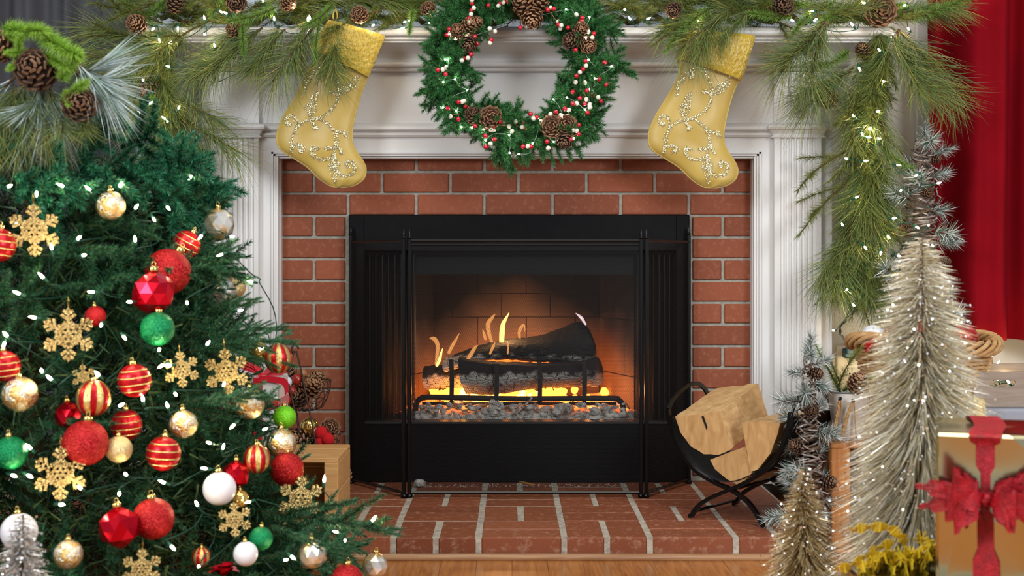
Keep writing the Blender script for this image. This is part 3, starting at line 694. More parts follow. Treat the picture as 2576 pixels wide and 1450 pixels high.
M_['longpine'] = needle_mat('long_pine_needles', [S(68,98,50), S(100,122,58), S(138,142,66), S(78,112,80), S(168,156,80)], .4)
M_['brightfir'] = needle_mat('bright_soft_needles', [S(84,124,48), S(112,150,60), S(140,172,78)], .5)
M_['oliveneedle'] = needle_mat('olive_needles', [S(74,92,36), S(104,116,46), S(132,134,58)], .45)
M_['frost'] = needle_mat('frosted_needles', [S(44,76,58), S(104,128,112), S(200,206,204), S(236,238,240)], .6)
M_['frostlong'] = needle_mat('frosted_long_needles', [S(110,140,112), S(176,196,196), S(226,236,244), S(130,150,110)], .5)
FIR = [fir_mesh('branch', [M_['fir'], M_['bark']], .30+.05*i, 8+i, seed=i, dens=3300, nl=.021, w=.0018, flat=.2) for i in range(5)]
SFIR = [fir_mesh('sprig', [M_['wreathfir'], M_['bark']], .085+.012*i, 5, .021, 4600, .0015, .55, seed=20+i, flat=.1) for i in range(4)]
PINE = [pine_mesh('sprig', [M_['longpine'], M_['bark']], .11+.02*i, .085+.012*i, 300, seed=i, ang=30+3*i) for i in range(5)]
OLIVE = [fir_mesh('sprig', [M_['oliveneedle'], M_['bark']], .16+.02*i, 2, .030, 2400, .0012, .5, seed=40+i, flat=0, droop=.2) for i in range(4)]
SOFT = [tuft_mesh('sprig', [M_['brightfir'], M_['bark']], .10+.02*i, .021, 900, .0013, seed=i) for i in range(4)]
FROST = [tuft_mesh('tuft', [M_['frost'], M_['bark']], .030+.006*i, .028, 170, .0016, seed=i, ang=50, bend=.1) for i in range(3)]
FLONG = [pine_mesh('sprig', [M_['frostlong'], M_['bark']], .05+.015*i, .11+.012*i, 130, .0015, seed=60+i, ang=15, sag=.30) for i in range(3)]

# pine cones: overlapping thick scales on a spiral
M_['cone'] = mat('pine_cone_scale', S(92,60,40), .75, col2=S(66,42,28), nscale=50)
M_['conetip'] = mat('pine_cone_tip', S(164,122,88), .8)
M_['conedark'] = mat('dark_cone_scale', S(66,44,32), .75, col2=S(42,28,22), nscale=50)
M_['conedarktip'] = mat('dark_cone_tip', S(120,88,64), .8)
def cone_mesh(name, mats, R_=.022, H=.05, ns=64, open_=.55, sw=.011):   # axis +Z, tip up
    mb = MB(); mb.lathe([(.0,0),(R_*.5,H*.08),(R_*.5,H*.5),(R_*.2,H*.9),(0,H*.97)], 7, smooth=True, caps=False)
    for k in range(ns):
        t = (k+.5)/ns; z = H*(.04+.90*t); r = R_*(math.sin(math.pi*min(.14+.80*t,1))**.75)
        a = k*2.39996; el = math.radians(-18+88*t**1.1)*(1-.0)+(.5-open_)*.7
        rd = Vector((math.cos(a), math.sin(a), 0)); up = Vector((0,0,1)); tg = Vector((-math.sin(a), math.cos(a), 0))
        d = rd*math.cos(el)+up*math.sin(el); nn = -rd*math.sin(el)+up*math.cos(el)
        b = rd*(r*.30)+up*(z-H*.03); l = r*.78; ww = sw*(.55+.6*math.sin(math.pi*t)); th = R_*.10
        tip = b+d*l
        V = [b-tg*ww*.25, b+tg*ww*.25, tip-tg*ww*.5+nn*th*.3, tip+tg*ww*.5+nn*th*.3, tip+d*ww*.35+nn*th*1.2, tip-tg*ww*.42-nn*th*1.1, tip+tg*ww*.42-nn*th*1.1]
        mb.add(V, [(0,1,3,2)], 0); mb.add(V, [(2,3,4),(5,4,6),(2,4,5),(3,6,4)], 1); mb.add(V, [(0,2,5),(1,6,3),(0,5,6,1)], 0)
    return mb.mesh(name, mats)
CONE = [cone_mesh('pine_cone', [M_['cone'], M_['conetip']]), cone_mesh('pine_cone', [M_['conedark'], M_['conedarktip']]),
        cone_mesh('pine_cone', [M_['cone'], M_['conetip']], .026, .042, 56, .7, .014)]
def zaim(p, d, sc=1.0, roll=0.0):          # local +Z -> d
    M = Vector(d).normalized().to_track_quat('Z','Y').to_matrix().to_4x4() @ Matrix.Rotation(roll,4,'Z') @ Matrix.Scale(sc,4); M.translation = Vector(p); return M

# mini lights
M_['bulb'] = mat('lit_mini_bulb', S(255,240,210), .2, emit=(1.0,.80,.48,1), estr=95.0)
M_['bulbcool'] = mat('lit_fairy_bulb', S(255,255,240), .2, emit=(.92,1.0,.86,1), estr=110.0)
M_['socket'] = mat('green_socket', S(20,84,62), .45)
M_['cord'] = mat('green_cord', S(14,66,52), .6)
M_['wirecol'] = mat('silver_wire', S(170,172,168), .35, .7)
mb = MB(); mb.lathe([(.0,.0),(.0026,.0006),(.0031,.005),(.0026,.010),(.0010,.0145),(0,.0165)], 6, caps=False); BULB = mb.mesh('bulb', M_['bulb'])
mb = MB(); mb.lathe([(0,-.013),(.0030,-.013),(.0034,-.006),(.0034,-.001),(.0029,.0008),(0,.0008)], 7, caps=False); SOCK = mb.mesh('socket', M_['socket'])
mb = MB(); mb.sphere((0,0,0), .0026, 6, 4); FBULB = mb.mesh('bulb', M_['bulbcool'])
def light_string(name, label, cat, spots, dirf, cordr=.0013, sag=.02, into=(0,.02,0), bsc=.9, brk=.35):
    base = sum(spots, Vector())/len(spots); t = thing(name, label, cat, base); cd = MB(); pts = []
    for i, p in enumerate(spots):
        d = dirf(i, p); M = zaim(p, d, bsc); b = inst('bulb', BULB, t, M)
        s = bpy.data.objects.new('socket', SOCK); COL.objects.link(s); s.parent = b
        pts.append(p-Vector(d).normalized()*.016)
    path = [pts[0]]
    for a, b_ in zip(pts, pts[1:]):
        l = (b_-a).length
        if l > brk: path.append(None)
        path += [a.lerp(b_,.33)+Vector(into)+Vector((0,0,-sag*RN.random())), a.lerp(b_,.66)+Vector(into)+Vector((0,0,-sag*RN.random())), b_]
    seg = []; k = 0
    for p in path+[None]:
        if p is None:
            if len(seg) > 1: cd.tube(bez(seg,3), cordr, 5)
            seg = []
        else: seg.append(p)
    cd.build('cord', M_['cord'], t); return t

# ------------------------------------------------------------------ mantel garland (across the shelf) and its two hanging ends
def sprig(par, meshes, p, d, roll=None, sc=1.0, i=None):
    me = meshes[RN.randrange(len(meshes)) if i is None else i]
    return inst('sprig', me, par, aim(p, d, RN.uniform(0,6.28) if roll is None else roll, sc))
def pcone(par, p, d, sc, k=0): return inst('pine_cone', CONE[k], par, zaim(Vector(p)-Vector(d).normalized()*.02*sc, d, sc, RN.uniform(0,6)))
SHZ = CAMZ+(664-70)*3.8/FPX
gar = thing('pine_garland', 'mixed pine garland with cones lying along the white mantel shelf', 'garland', (0,-.12,SHZ))
g = MB(); g.tube([Vector((-1.02+.02*i*2.06/2, -.10+.02*math.sin(i*.7), SHZ+.035+.012*math.sin(i*1.3))) for i in range(101)], .008, 6); g.build('vine', M_['bark'], gar)
for i in range(150):                        # body of the garland
    px = 390+1850*(i+RN.random())/150; D = RN.uniform(3.76,3.87); p = P(px, RN.uniform(-6,52), D)
    s = RN.choice((-1,1)); d = Vector((s*RN.uniform(.5,1), -RN.uniform(.0,.55), RN.uniform(-.25,.35)))
    if 1080 < px < 1540: d.z = abs(d.z)
    q = RN.random(); mm = PINE if q < .42 else (OLIVE if q < .75 else SOFT)
    sprig(gar, mm, p, d, None, RN.uniform(.7,1.0))
def at(par, meshes, p0, p1, D0, D1, sc=1.0, i=None, roll=0):      # sprig from one seen point toward another
    a, b_ = P(*p0, D0), P(*p1, D1); return sprig(par, meshes, a, b_-a, roll, sc, i)
for q in range(4):
    at(gar, PINE, (850-70*q, 40+14*q), (800-95*q, 190+8*q), 3.74, 3.68, 1.05, q % 5, q)
at(gar, PINE, (880,40),(790,180),3.72,3.66,1.1,2); at(gar, PINE, (840,50),(830,180),3.72,3.65,1.1,3,2); at(gar, PINE, (800,60),(700,160),3.72,3.66,1.15,4); at(gar, PINE, (720,80),(610,170),3.73,3.66,1.1,1,1)
at(gar, SOFT, (690,20),(600,75),3.71,3.66,1.1,1); at(gar, SOFT, (610,60),(600,130),3.68,3.66,.9,0); at(gar, SOFT, (835,10),(800,60),3.69,3.66,.9,1); at(gar, SOFT, (800,45),(790,110),3.67,3.65,.85,2)
at(gar, PINE, (660,70),(540,150),3.74,3.68,1.15,3); at(gar, PINE, (600,70),(480,170),3.74,3.68,1.2,2); at(gar, OLIVE, (560,40),(470,70),3.76,3.72,1.0); at(gar, SOFT, (520,45),(570,10),3.74,3.74,1.1,3)
at(gar, SOFT, (1040,20),(1015,80),3.70,3.66,.8,0); at(gar, OLIVE, (960,25),(880,45),3.72,3.70,1.0)
at(gar, PINE, (1850,25),(1720,95),3.72,3.66,1.1,4); at(gar, PINE, (1830,30),(1760,110),3.72,3.65,1.0,3); at(gar, OLIVE, (1800,30),(1690,60),3.72,3.68,1.0); at(gar, SOFT, (1780,25),(1690,75),3.70,3.66,1.2,2); at(gar, PINE, (1880,25),(1790,115),3.71,3.65,.9,1)
at(gar, PINE, (1760,35),(1640,80),3.74,3.68,1.1,0); at(gar, SOFT, (1990,40),(1910,55),3.70,3.68,1.0,1); at(gar, SOFT, (2040,35),(2000,60),3.70,3.68,.9,0)
at(gar, PINE, (2085,50),(1990,130),3.70,3.64,1.25,4); at(gar, PINE, (2080,55),(2030,170),3.70,3.63,1.2,3,1); at(gar, PINE, (2075,60),(1970,180),3.70,3.64,1.2,2,3)
at(gar, PINE, (2260,75),(2360,170),3.72,3.68,1.2,4); at(gar, PINE, (2255,80),(2330,220),3.72,3.66,1.25,3,2); at(gar, PINE, (2250,90),(2300,240),3.70,3.64,1.2,2,3); at(gar, SOFT, (2290,45),(2410,25),3.74,3.72,1.4,3); at(gar, PINE, (2270,30),(2390,10),3.76,3.74,1.1,1)
for px, py, d, sc, k in ((440,12,(.3,-.6,.7),1.0,1),(595,5,(0,-.9,-.3),1.15,1),(345,62,(-.2,-.9,.1),1.1,0),(725,10,(.2,-.8,.5),.9,0),(905,38,(0,-1,.1),1.0,0),(1078,25,(.1,-1,.2),.9,0),(1695,25,(-.2,-.8,-.4),.9,1),(1966,18,(0,-1,.05),1.35,1),(2216,28,(.05,-1,0),1.45,2),(590,75,(-.3,-.9,.1),.9,0)):
    pcone(gar, P(px,py,3.70), d, sc, k)
def swag(name, label, path, n, spreadx, seedmix, D, conelist, scs=(.8,1.1)):
    pts = bez([P(x_,y_,D) for x_, y_ in path], 8); t = thing(name, label, 'garland', pts[0]); m = MB(); m.tube(pts, .006, 6); m.build('vine', M_['bark'], t)
    for i in range(n):
        u = (i+RN.random())/n*.92; k = min(int(u*(len(pts)-1)), len(pts)-2); p = pts[k].lerp(pts[k+1], u*(len(pts)-1)-k); tg = (pts[k+1]-pts[k]).normalized()
        d = tg+Vector((RN.uniform(-spreadx,spreadx), -RN.uniform(0,.5), RN.uniform(-.3,.1))); q = RN.random()
        sprig(t, PINE if q < seedmix[0] else (OLIVE if q < seedmix[1] else SOFT), p+Vector((RN.uniform(-.02,.02),RN.uniform(-.03,.01),0)), d, None, RN.uniform(*scs))
    for px, py, d, sc, k in conelist: pcone(t, P(px,py,D-.04), d, sc, k)
    return t
DR = 3.80
sw = swag('hanging_garland', 'long pine garland hanging down beside the red curtain from the mantel corner', [(2210,60),(2200,150),(2180,260),(2165,380),(2170,500),(2160,620),(2150,700)], 74, .48, (.55,.88), DR,
  [(2170,128,(-.3,-.6,.6),.85,1),(2083,250,(-.6,-.6,.1),1.15,0),(2206,570,(.2,-.9,.1),.9,1)])
for a, b_, mm, i in (((2150,170),(2040,240),PINE,4),((2140,180),(2060,210),PINE,3),((2150,450),(2030,525),OLIVE,3),((2130,380),(2050,420),OLIVE,1),((2190,330),(2250,420),SOFT,3),((2180,340),(2200,400),SOFT,0),((2190,380),(2200,560),PINE,4),((2180,380),(2170,560),PINE,3),((2150,560),(2090,700),PINE,4),((2170,600),(2190,740),PINE,3),((2140,600),(2090,660),PINE,2),((2200,220),(2235,330),OLIVE,2),((2130,130),(2090,170),SOFT,1)):
    at(sw, mm, a, b_, DR-.03, DR-.07, 1.1, i)
sl = swag('hanging_garland', 'pine garland end hanging by the grey curtain behind the tree top', [(470,50),(420,110),(410,200),(430,300),(455,420),(470,470)], 52, .65, (.62,.85), 3.80, [(380,225,(-.5,-.8,-.2),1.35,1)])
for a, b_, mm, i in (((430,120),(270,70),OLIVE,3),((420,110),(240,60),PINE,4),((410,60),(330,20),OLIVE,1),((390,70),(290,10),SOFT,3),((400,140),(250,130),PINE,3),((350,40),(390,30),SOFT,1),((450,300),(520,330),PINE,4),((440,250),(500,270),PINE,2),((420,350),(490,420),PINE,3),((400,140),(330,140),SOFT,0)):
    at(sl, mm, a, b_, 3.78, 3.74, 1.1, i)

GL = [(388,70),(400,98),(448,68),(432,105),(515,50),(513,86),(553,28),(571,35),(592,27),(540,118),(663,5),(735,18),(690,52),(775,55),(780,50),(426,168),(360,203),(448,274),(416,300),(422,305),(356,290),(376,262),
      (905,50),(941,62),(1017,70),(1020,55),(1034,48),(1078,58),(1093,50),(1573,25),(1587,50),(1627,49),(1686,42),(1755,54),(1990,50),(2046,28),(2047,53),(2146,65),(2176,8),(2278,12),(2287,75),(2242,95)]
light_string('garland_light_string', 'green corded string of lit mini lights woven through the mantel garland', 'string lights', [P(x_,y_,3.70) for x_, y_ in GL], lambda i, p: (RN.uniform(-.7,.7), -.5, RN.uniform(-.9,.9)), sag=.015)
GR = [(2214,128),(2161,170),(2222,205),(2148,294),(2211,280),(2168,335),(2180,345),(2213,350),(2132,400),(2174,405),(2190,320),(2152,498),(2120,568),(2174,620),(2232,592),(2216,634),(2132,728),(2150,770)]
light_string('garland_light_string', 'string of lit mini lights hanging with the garland beside the red curtain', 'string lights', [P(x_,y_,3.69) for x_, y_ in GR]+[P(2098,832,3.84)], lambda i, p: (RN.uniform(-.7,.7), -.6, RN.uniform(-.9,.5)), into=(0,.03,0))
plugc = thing('light_plug', 'dark green plug and cord in the upper socket of the outlet', 'plug', P(2137,888,3.97))
m = MB(); m.cbox(tuple(P(2124,902,3.985)), tuple(P(2151,876,4.015)), .004); m.cbox(tuple(P(2130,892,3.97)), tuple(P(2145,872,3.99)), .003); m.build('plug_body', mat('plug_green', S(30,66,74), .5), plugc)
m = MB(); pth = bez([P(2140,775,3.80),P(2128,800,3.84),P(2112,830,3.86),P(2120,850,3.92),P(2134,872,3.97)],6)
m.tube(pth,.0020,6); m.tube([p+Vector((.004*math.sin(i*1.1),-.003,.003*math.cos(i*1.1))) for i, p in enumerate(pth)],.0018,6); m.build('cord', mat('dark_green_cord', S(20,60,66), .5), plugc)
M_['ivory'] = mat('ivory_plastic', S(238,228,202), .4)
ol = thing('wall_outlet', 'ivory double wall outlet plate low on the cream wall', 'outlet', P(2137,925,4.04))
OD = 4.045; m = MB(); a, b_ = P(2104,986,OD), P(2165,868,OD); m.cbox((a.x,.090,a.z),(b_.x,.10,b_.z),.004); pl = m.build('plate', M_['ivory'], ol)
for cyy in (894,933):
    c = P(2136,cyy,OD); m = MB(); m.lathe([(0,0),(.0165,0),(.0165,.003),(.0155,.004),(0,.004)], 18, (c.x,.091,c.z), M=Matrix.Rotation(math.pi/2,3,'X')); so = m.build('socket', M_['ivory'], ol)
    m = MB()
    for dx in (-.0065,.0065): m.box((c.x+dx-.0011,.0862,c.z-.001),(c.x+dx+.0011,.0872,c.z+.009))
    m.lathe([(0,0),(.0026,0),(.0026,.001),(0,.001)], 8, (c.x,.0872,c.z-.008), M=Matrix.Rotation(math.pi/2,3,'X')); m.build('slot', M_['blackgloss'], so)

# ------------------------------------------------------------------ wreath
wc = P(1310,162,3.72); wr_ = thing('wreath', 'round green fir wreath with pine cones and red and white berries, hung before the mantel', 'wreath', wc)
WR = 176*3.72/FPX
m = MB(); m.tube([wc+Vector((WR*math.cos(a*.1571),0.012,WR*math.sin(a*.1571))) for a in range(40)], .012, 8, closed=True); m.build('ring', M_['bark'], wr_)
for i in range(285):
    a = 2*math.pi*(i+RN.random())/285; rr = WR+RN.uniform(-.030,.035); c = wc+Vector((rr*math.cos(a), RN.uniform(-.045,.0), rr*math.sin(a)))
    rad = Vector((math.cos(a),0,math.sin(a))); tg = Vector((-math.sin(a),0,math.cos(a)))
    k = RN.uniform(-.75,.95); d = rad*k+tg*RN.choice((1,1,1,-1))*RN.uniform(.4,.9)+Vector((0,-RN.uniform(.1,.75),0))
    sprig(wr_, SFIR, c, d, None, RN.uniform(.72,.95))
for px, py, d, sc, k in ((1152,82,(-.2,-1,.3),.95,0),(1180,68,(.3,-.7,.6),.95,0),(1178,108,(0,-.8,-.6),1.0,1),(1195,62,(.5,-.6,.5),.8,0),(1320,15,(-.3,-.6,.7),1.3,0),(1352,8,(.4,-.6,.6),1.2,0),(1338,42,(0,-.7,-.7),1.25,0),(1460,78,(.2,-.9,.3),.95,0),(1440,104,(-.6,-.7,0),1.0,1),(1478,112,(.3,-.8,-.4),.95,0),
                     (1192,292,(-.2,-.9,.4),1.0,1),(1235,298,(.1,-1,0),1.15,2),(1388,318,(-.1,-1,.1),1.05,2),(1423,316,(.1,-1,.1),1.05,2),(1420,348,(0,-.7,-.7),1.0,1)):
    pcone(wr_, P(px,py,3.632), d, sc, k)
M_['redberry'] = mat('red_berry', S(196,20,44), .22, coat=.4); M_['whiteberry'] = mat('white_berry', S(236,232,214), .35)
bm_ = MB(); bm_.sphere((0,0,0),.0066,10,7); RB = bm_.mesh('berry', M_['redberry']); bm_ = MB(); bm_.sphere((0,0,0),.0066,10,7); WB = bm_.mesh('berry', M_['whiteberry'])
BST = mat('gold_brown_stem', S(140,100,40), .6)
RED = [(1187,8),(1186,26),(1180,47),(1229,14),(1258,8),(1277,3),(1130,74),(1124,88),(1195,92),(1200,110),(1236,101),(1309,70),(1378,25),(1393,22),(1429,70),(1405,62),(1465,45),(1463,53),(1494,85),(1448,126),(1473,154),(1467,174),(1450,191),(1521,157),(1526,214),(1441,231),(1477,228),(1459,247),(1491,240),(1512,254),(1471,261),(1441,261),(1421,274),(1398,282),(1478,284),(1335,287),(1350,295),(1314,309),(1321,323),(1258,306),(1241,319),(1155,257),(1154,257),(1171,268),(1127,273),(1153,300),(1101,176),(1121,186),(1185,137),(1167,147),(1244,351),(1222,370),(1195,317),(1316,369),(1336,369),(1376,356),(1456,315),(1456,337),(1436,351),(1507,199),(1221,342)]
WHT = [(1187,0),(1192,20),(1185,36),(1254,15),(1266,6),(1181,56),(1232,72),(1245,79),(1233,108),(1325,66),(1342,69),(1385,20),(1404,55),(1412,64),(1461,58),(1480,80),(1450,37),(1490,95),(1409,72),(1474,166),(1459,182),(1448,207),(1475,250),(1484,263),(1451,260),(1431,277),(1385,287),(1505,245),(1410,290),(1342,298),(1297,306),(1281,318),(1256,294),(1242,327),(1236,327),(1168,254),(1163,256),(1133,293),(1114,175),(1177,146),(1162,152),(1234,362),(1288,330),(1268,309),(1442,328),(1451,329),(1328,368),(1379,373),(1313,320),(1471,208),(1485,270),(1123,170)]
for lst, me in ((RED,RB),(WHT,WB)):
    for px, py in lst: inst('berry', me, wr_, Matrix.Translation(P(px,py,3.622+RN.uniform(-.008,.008))))
for a, b_ in (((1180,47),(1120,88)),((1378,25),(1405,62)),((1258,306),(1314,323)),((1245,319),(1281,318)),((1133,293),(1155,288)),((1460,225),(1478,250)),((1455,315),(1442,328)),((1208,300),(1168,260)),((1432,352),(1456,337)),((1190,8),(1181,56))):
    m = MB(); m.tube(bez([P(*a,3.632),P((a[0]+b_[0])/2,(a[1]+b_[1])/2-3,3.62),P(*b_,3.628)],4), .0011, 4); m.build('berry_stem', BST, wr_)
FL = [(1147,96),(1131,85),(1127,150),(1120,150),(1145,200),(1115,207),(1175,227),(1148,280),(1114,271),(1187,321),(1216,326),(1221,353),(1161,320),(1281,340),(1340,361),(1282,385),(1305,388),(1393,357),(1444,348),(1360,302),(1418,294),(1426,245),(1392,250),(1496,197),(1483,225),(1481,150),(1475,97),(1472,276),(1538,167),(1483,43),(1424,24),(1175,95)]
ft = thing('fairy_light_string', 'silver wire fairy lights twined round the green wreath', 'string lights', wc+Vector((0,-.07,0)))
pts = [P(x_,y_,3.625) for x_, y_ in FL]; pts.sort(key=lambda p: math.atan2(p.z-wc.z, p.x-wc.x)); cd = MB(); path = []
for i, p in enumerate(pts):
    inst('bulb', FBULB, ft, Matrix.Translation(p)); path += [p, p.lerp(pts[(i+1) % len(pts)], .5)+Vector((RN.uniform(-.01,.01), .006, RN.uniform(-.012,.012)))]
cd.tube(bez(path[:-1],3), .0006, 4); cd.build('wire', M_['wirecol'], ft)
m = MB(); m.tube(bez([wc+Vector((0,0,WR)),wc+Vector((.0,.02,WR+.06)),Vector((wc.x,-.16,SHZ+.004)),Vector((wc.x,-.10,SHZ+.012))],5), .0012, 5); m.build('hanging_wire', M_['wirecol'], wr_)

# ------------------------------------------------------------------ stockings
M_['goldcloth'] = mat('gold_satin', S(192,163,80), .42, col2=S(179,149,66), nscale=7, bump=.25, bscale=14, sheen=.3)
M_['goldcuff'] = mat('gold_silk', S(204,174,62), .30, col2=S(190,156,44), nscale=30, stretch=(1,1,6), bump=.1, bscale=60, sheen=.3)
M_['sequin'] = mat('silver_gold_sequin', S(238,230,186), .22, .85)
def stocking(label, dx, dy, cuff, D=3.735, band=None):
    pairs = [((795,135),(925,193)),((772,188),(908,238)),((742,245),(893,293)),((713,293),(886,335)),((697,336),(889,366)),((702,372),(900,386)),((738,398),(914,407)),((772,420),(921,428)),((800,447),(915,450)),((822,463),(893,466)),((838,471),(866,472))]
    pairs[0] = cuff[0]
    pairs = [pairs[0]]+[((a[0]+dx,a[1]+dy),(b_[0]+dx,b_[1]+dy)) for a, b_ in pairs[1:]]
    Lp = bez([P(*a,D) for a, _ in pairs],5); Rp = bez([P(*b_,D) for _, b_ in pairs],5); n = len(Lp); m_ = 18
    st = thing('christmas_stocking', label, 'stocking', P((cuff[1][0][0]+cuff[1][1][0])/2, cuff[1][0][1], D), 'gold stockings on the mantel')
    def depth(i, s):
        t = i/(n-1); T = .019*(1-.2*t)*min(1, (1-t)*5+.12); w = nz((Lp[i].x*11+s*1.6, Lp[i].z*13, dx), 1)*.009
        return T*max(0, 1-abs(s)**2.6)**.55+w*(1-s*s)
    mb = MB(); G = []; Gb = []
    for i in range(n):
        r = []; rb = []
        for j in range(m_+1):
            s = -1+2*j/m_; p = Lp[i].lerp(Rp[i], j/m_); dd = depth(i, s); r.append(p+Vector((0,-dd,0))); rb.append(p+Vector((0,dd*.6+.001,0)))
        G.append(r); Gb.append(rb)
    mb.grid(G); mb.grid([list(reversed(r)) for r in Gb]); mb.build('boot', M_['goldcloth'], st, fixn=False)
    pp = []
    pp = [Lp[i] for i in range(n)]+[Rp[i] for i in range(n-1,-1,-1)]
    sm_ = MB(); sm_.tube(pp, .0022, 5); sm_.build('seam', M_['goldcloth'], st)
    # cuff: ruched band, pleats folded in a herringbone
    c00, c01, c10, c11 = [P(*q, D) for q in cuff[2]]; NU, NV = 110, 34; mb = MB(); G = []; Gb = []
    for i in range(NU+1):
        r = []; rb = []; u = i/NU
        for j in range(NV+1):
            v = j/NV; p = c00.lerp(c01,u).lerp(c10.lerp(c11,u), v); s = 2*u-1
            body = .040*max(0,1-abs(s)**3)**.5*(.90+.10*math.sin(math.pi*v)); k = (u*16)
            ph = (k % 1); zig = v*2.6+(.5-abs(ph-.5))*1.5+.25*nz((u*14,v*5,2)); pl_ = abs((zig*2.4) % 1-.5)*2
            body += .0085*pl_*math.sin(math.pi*min(1,v*8,(1-v)*8)/2)+.003*nz((u*22,v*3,1))
            p = p+(c00-c10).normalized()*(.012*(1-s*s) if v < .01 else 0)*0
            r.append(p+Vector((0,-body,0))); rb.append(p+Vector((0,.024*max(0,1-abs(s)**3)**.5,0)))
        G.append(r); Gb.append(list(reversed(rb)))
    mb.grid(G); mb.grid(Gb)
    mb.grid([[G[i][0], Gb[i][-1]] for i in range(NU+1)]); mb.grid([[Gb[i][0], G[i][-1]] for i in range(NU+1)])
    mb.build('cuff', M_['goldcuff'], st, fixn=False)
    hk = MB(); a = c00.lerp(c01,.12); hk.tube(bez([a+Vector((0,0,-.01)), a+Vector((-.006,.0,.02)), a+Vector((0,.004,.038)), a+Vector((.006,.0,.02)), a+Vector((.004,0,-.008))],5), .0022, 6); hk.build('hanging_loop', M_['goldcuff'], st)
    # sequin scrollwork lying on the cloth
    def surf(px, py):
        q = P(px, py, D); bi = min(range(n), key=lambda i: (min((G0[i][j]-q).xz.length if False else ((G0[i][j].x-q.x)**2+(G0[i][j].z-q.z)**2) for j in range(0,m_+1,1))))
        bj = min(range(m_+1), key=lambda j: (G0[bi][j].x-q.x)**2+(G0[bi][j].z-q.z)**2); return Vector((q.x, G0[bi][bj].y-.0022, q.z))
    G0 = []
    for i in range(n):
        G0.append([Lp[i].lerp(Rp[i], j/m_)+Vector((0,-depth(i,-1+2*j/m_),0)) for j in range(m_+1)])
    sc_ = [[(765,240),(770,215),(785,192),(800,178),(818,170),(835,180),(846,200),(852,222),(852,245),(846,265),(832,283),(812,296),(790,302),(768,308),(750,320),(740,340),(736,365),(735,385)],
           [(785,300),(806,301),(825,312),(840,328),(848,350),(848,368),(842,390),(830,400),(812,402),(795,396),(785,382),(790,374),(803,378)],
           [(748,322),(745,300),(735,292),(722,298),(724,312),(734,314)],[(768,210),(778,205),(784,198),(776,194)],[(795,188),(803,184),(806,192),(798,196)],
           [(850,333),(862,335),(874,342),(868,334)],[(740,370),(752,367),(765,372),(763,382),(755,380)],[(838,395),(845,425),(858,440),(875,443),(890,435),(893,420),(884,407),(873,412),(878,420)],
           [(852,240),(842,232),(833,232)],[(787,310),(795,318),(794,326),(800,322)],[(845,372),(832,374),(822,376)],[(848,365),(858,380),(862,386)]]
    leaf = [[(778,292),(770,272),(782,258),(790,240),(803,232),(800,255),(798,280),(785,294)],[(853,240),(862,220),(880,208),(905,190),(900,212),(885,228),(868,238)],[(840,395),(828,415),(832,430),(845,462),(850,440),(856,415),(846,396)]]
    ox, oy = dx, dy
    em_ = MB(); cnt = 0
    def seq(p, r):
        nv = Vector((RN.gauss(0,.45),-1,RN.gauss(0,.45))).normalized(); x = nv.cross(Vector((0,0,1))).normalized(); z = x.cross(nv)
        V = [p+x*(r*math.cos(a*1.2566))+z*(r*math.sin(a*1.2566)) for a in range(5)]+[p+nv*r*.35]
        em_.add(V, [(0,1,5),(1,2,5),(2,3,5),(3,4,5),(4,0,5)])
    for s in sc_:
        path = bez([Vector((a+ox,b_+oy,0)) for a, b_ in s], 7)
        for i, q in enumerate(path):
            for k in range(4): seq(surf(q.x+RN.gauss(0,2.2), q.y+RN.gauss(0,2.2)), .0018)
    for s in leaf:
        path = bez([Vector((a+ox,b_+oy,0)) for a, b_ in s+[s[0]]], 5); c = sum(path, Vector())/len(path)
        for q in path:
            for k in range(7):
                w = q.lerp(c, RN.random()**2*.95); seq(surf(w.x, w.y), .0016)
    if band:
        for k in range(5):
            for i in range(22): seq(P(band[0]+k*3.5+RN.gauss(0,.5)-i*.2, band[1]+i*3.0, D-.046), .0013)
    em_.build('sequin_embroidery', M_['sequin'], st, fixn=False)
    return st
stocking('gold satin stocking with pleated cuff between the garland needles and wreath', 0, 0, (((795,135),(925,193)), ((820,52),(970,92)), ((826,52),(970,92),(782,122),(928,196))))
stocking('gold satin stocking with a beaded strip on its cuff, nearer the red curtain', 935, 1, (((1705,152),(1860,200)), ((1712,80),(1900,90)), ((1716,80),(1901,92),(1699,148),(1866,205))), band=(1743,95))
# ------------------------------------------------------------------ curtains
M_['redcloth'] = mat('red_curtain_cloth', S(138,7,22), .9, col2=S(122,5,18), nscale=3, bump=.1, bscale=300, spec=.1)
M_['greycloth'] = mat('grey_curtain_cloth', S(80,80,84), .9, col2=S(66,66,70), nscale=3, bump=.1, bscale=300, spec=.15)
def curtain(name, label, x0, x1, z0, z1, y, amp, waves, m, knots=None, ph=0):
    mb = MB(); G = []; n = 150
    for i in range(n+1):
        t = i/n; x_ = x0+(x1-x0)*t; r = []
        for j in range(13):
            v = j/12; z = z1+(z0-z1)*v
            f = math.sin(waves*2*math.pi*t+ph+.25*math.sin(2.2*v))+.35*math.sin(waves*4.6*math.pi*t+1.1)+.25*nz((x_*5,z*1.5,ph))
            r.append(Vector((x_+.006*math.sin(9*v+x_*11)*v, y-amp*f*(.8+.2*v), z+ (.004*math.sin(x_*23) if j == 12 else 0))))
        G.append(r)
    mb.grid(G); o = mb.build(name, m, None, fixn=False); s = o.modifiers.new('thickness','SOLIDIFY'); s.thickness = .003
    return tag(o, label, 'curtain')
D = 3.90
curtain('curtain', 'tall red cloth curtain with deep vertical folds, its hem above a crate', P(2334,0,D).x, P(2760,0,D).x, P(0,857,D).z, 2.3, -.065, .070, 2.15, M_['redcloth'], ph=-3.1)
curtain('curtain', 'dark grey pleated curtain hanging behind the tree top', -2.1, P(318,0,3.98).x, .05, 2.3, .03, .028, 7.5, M_['greycloth'], ph=.7)

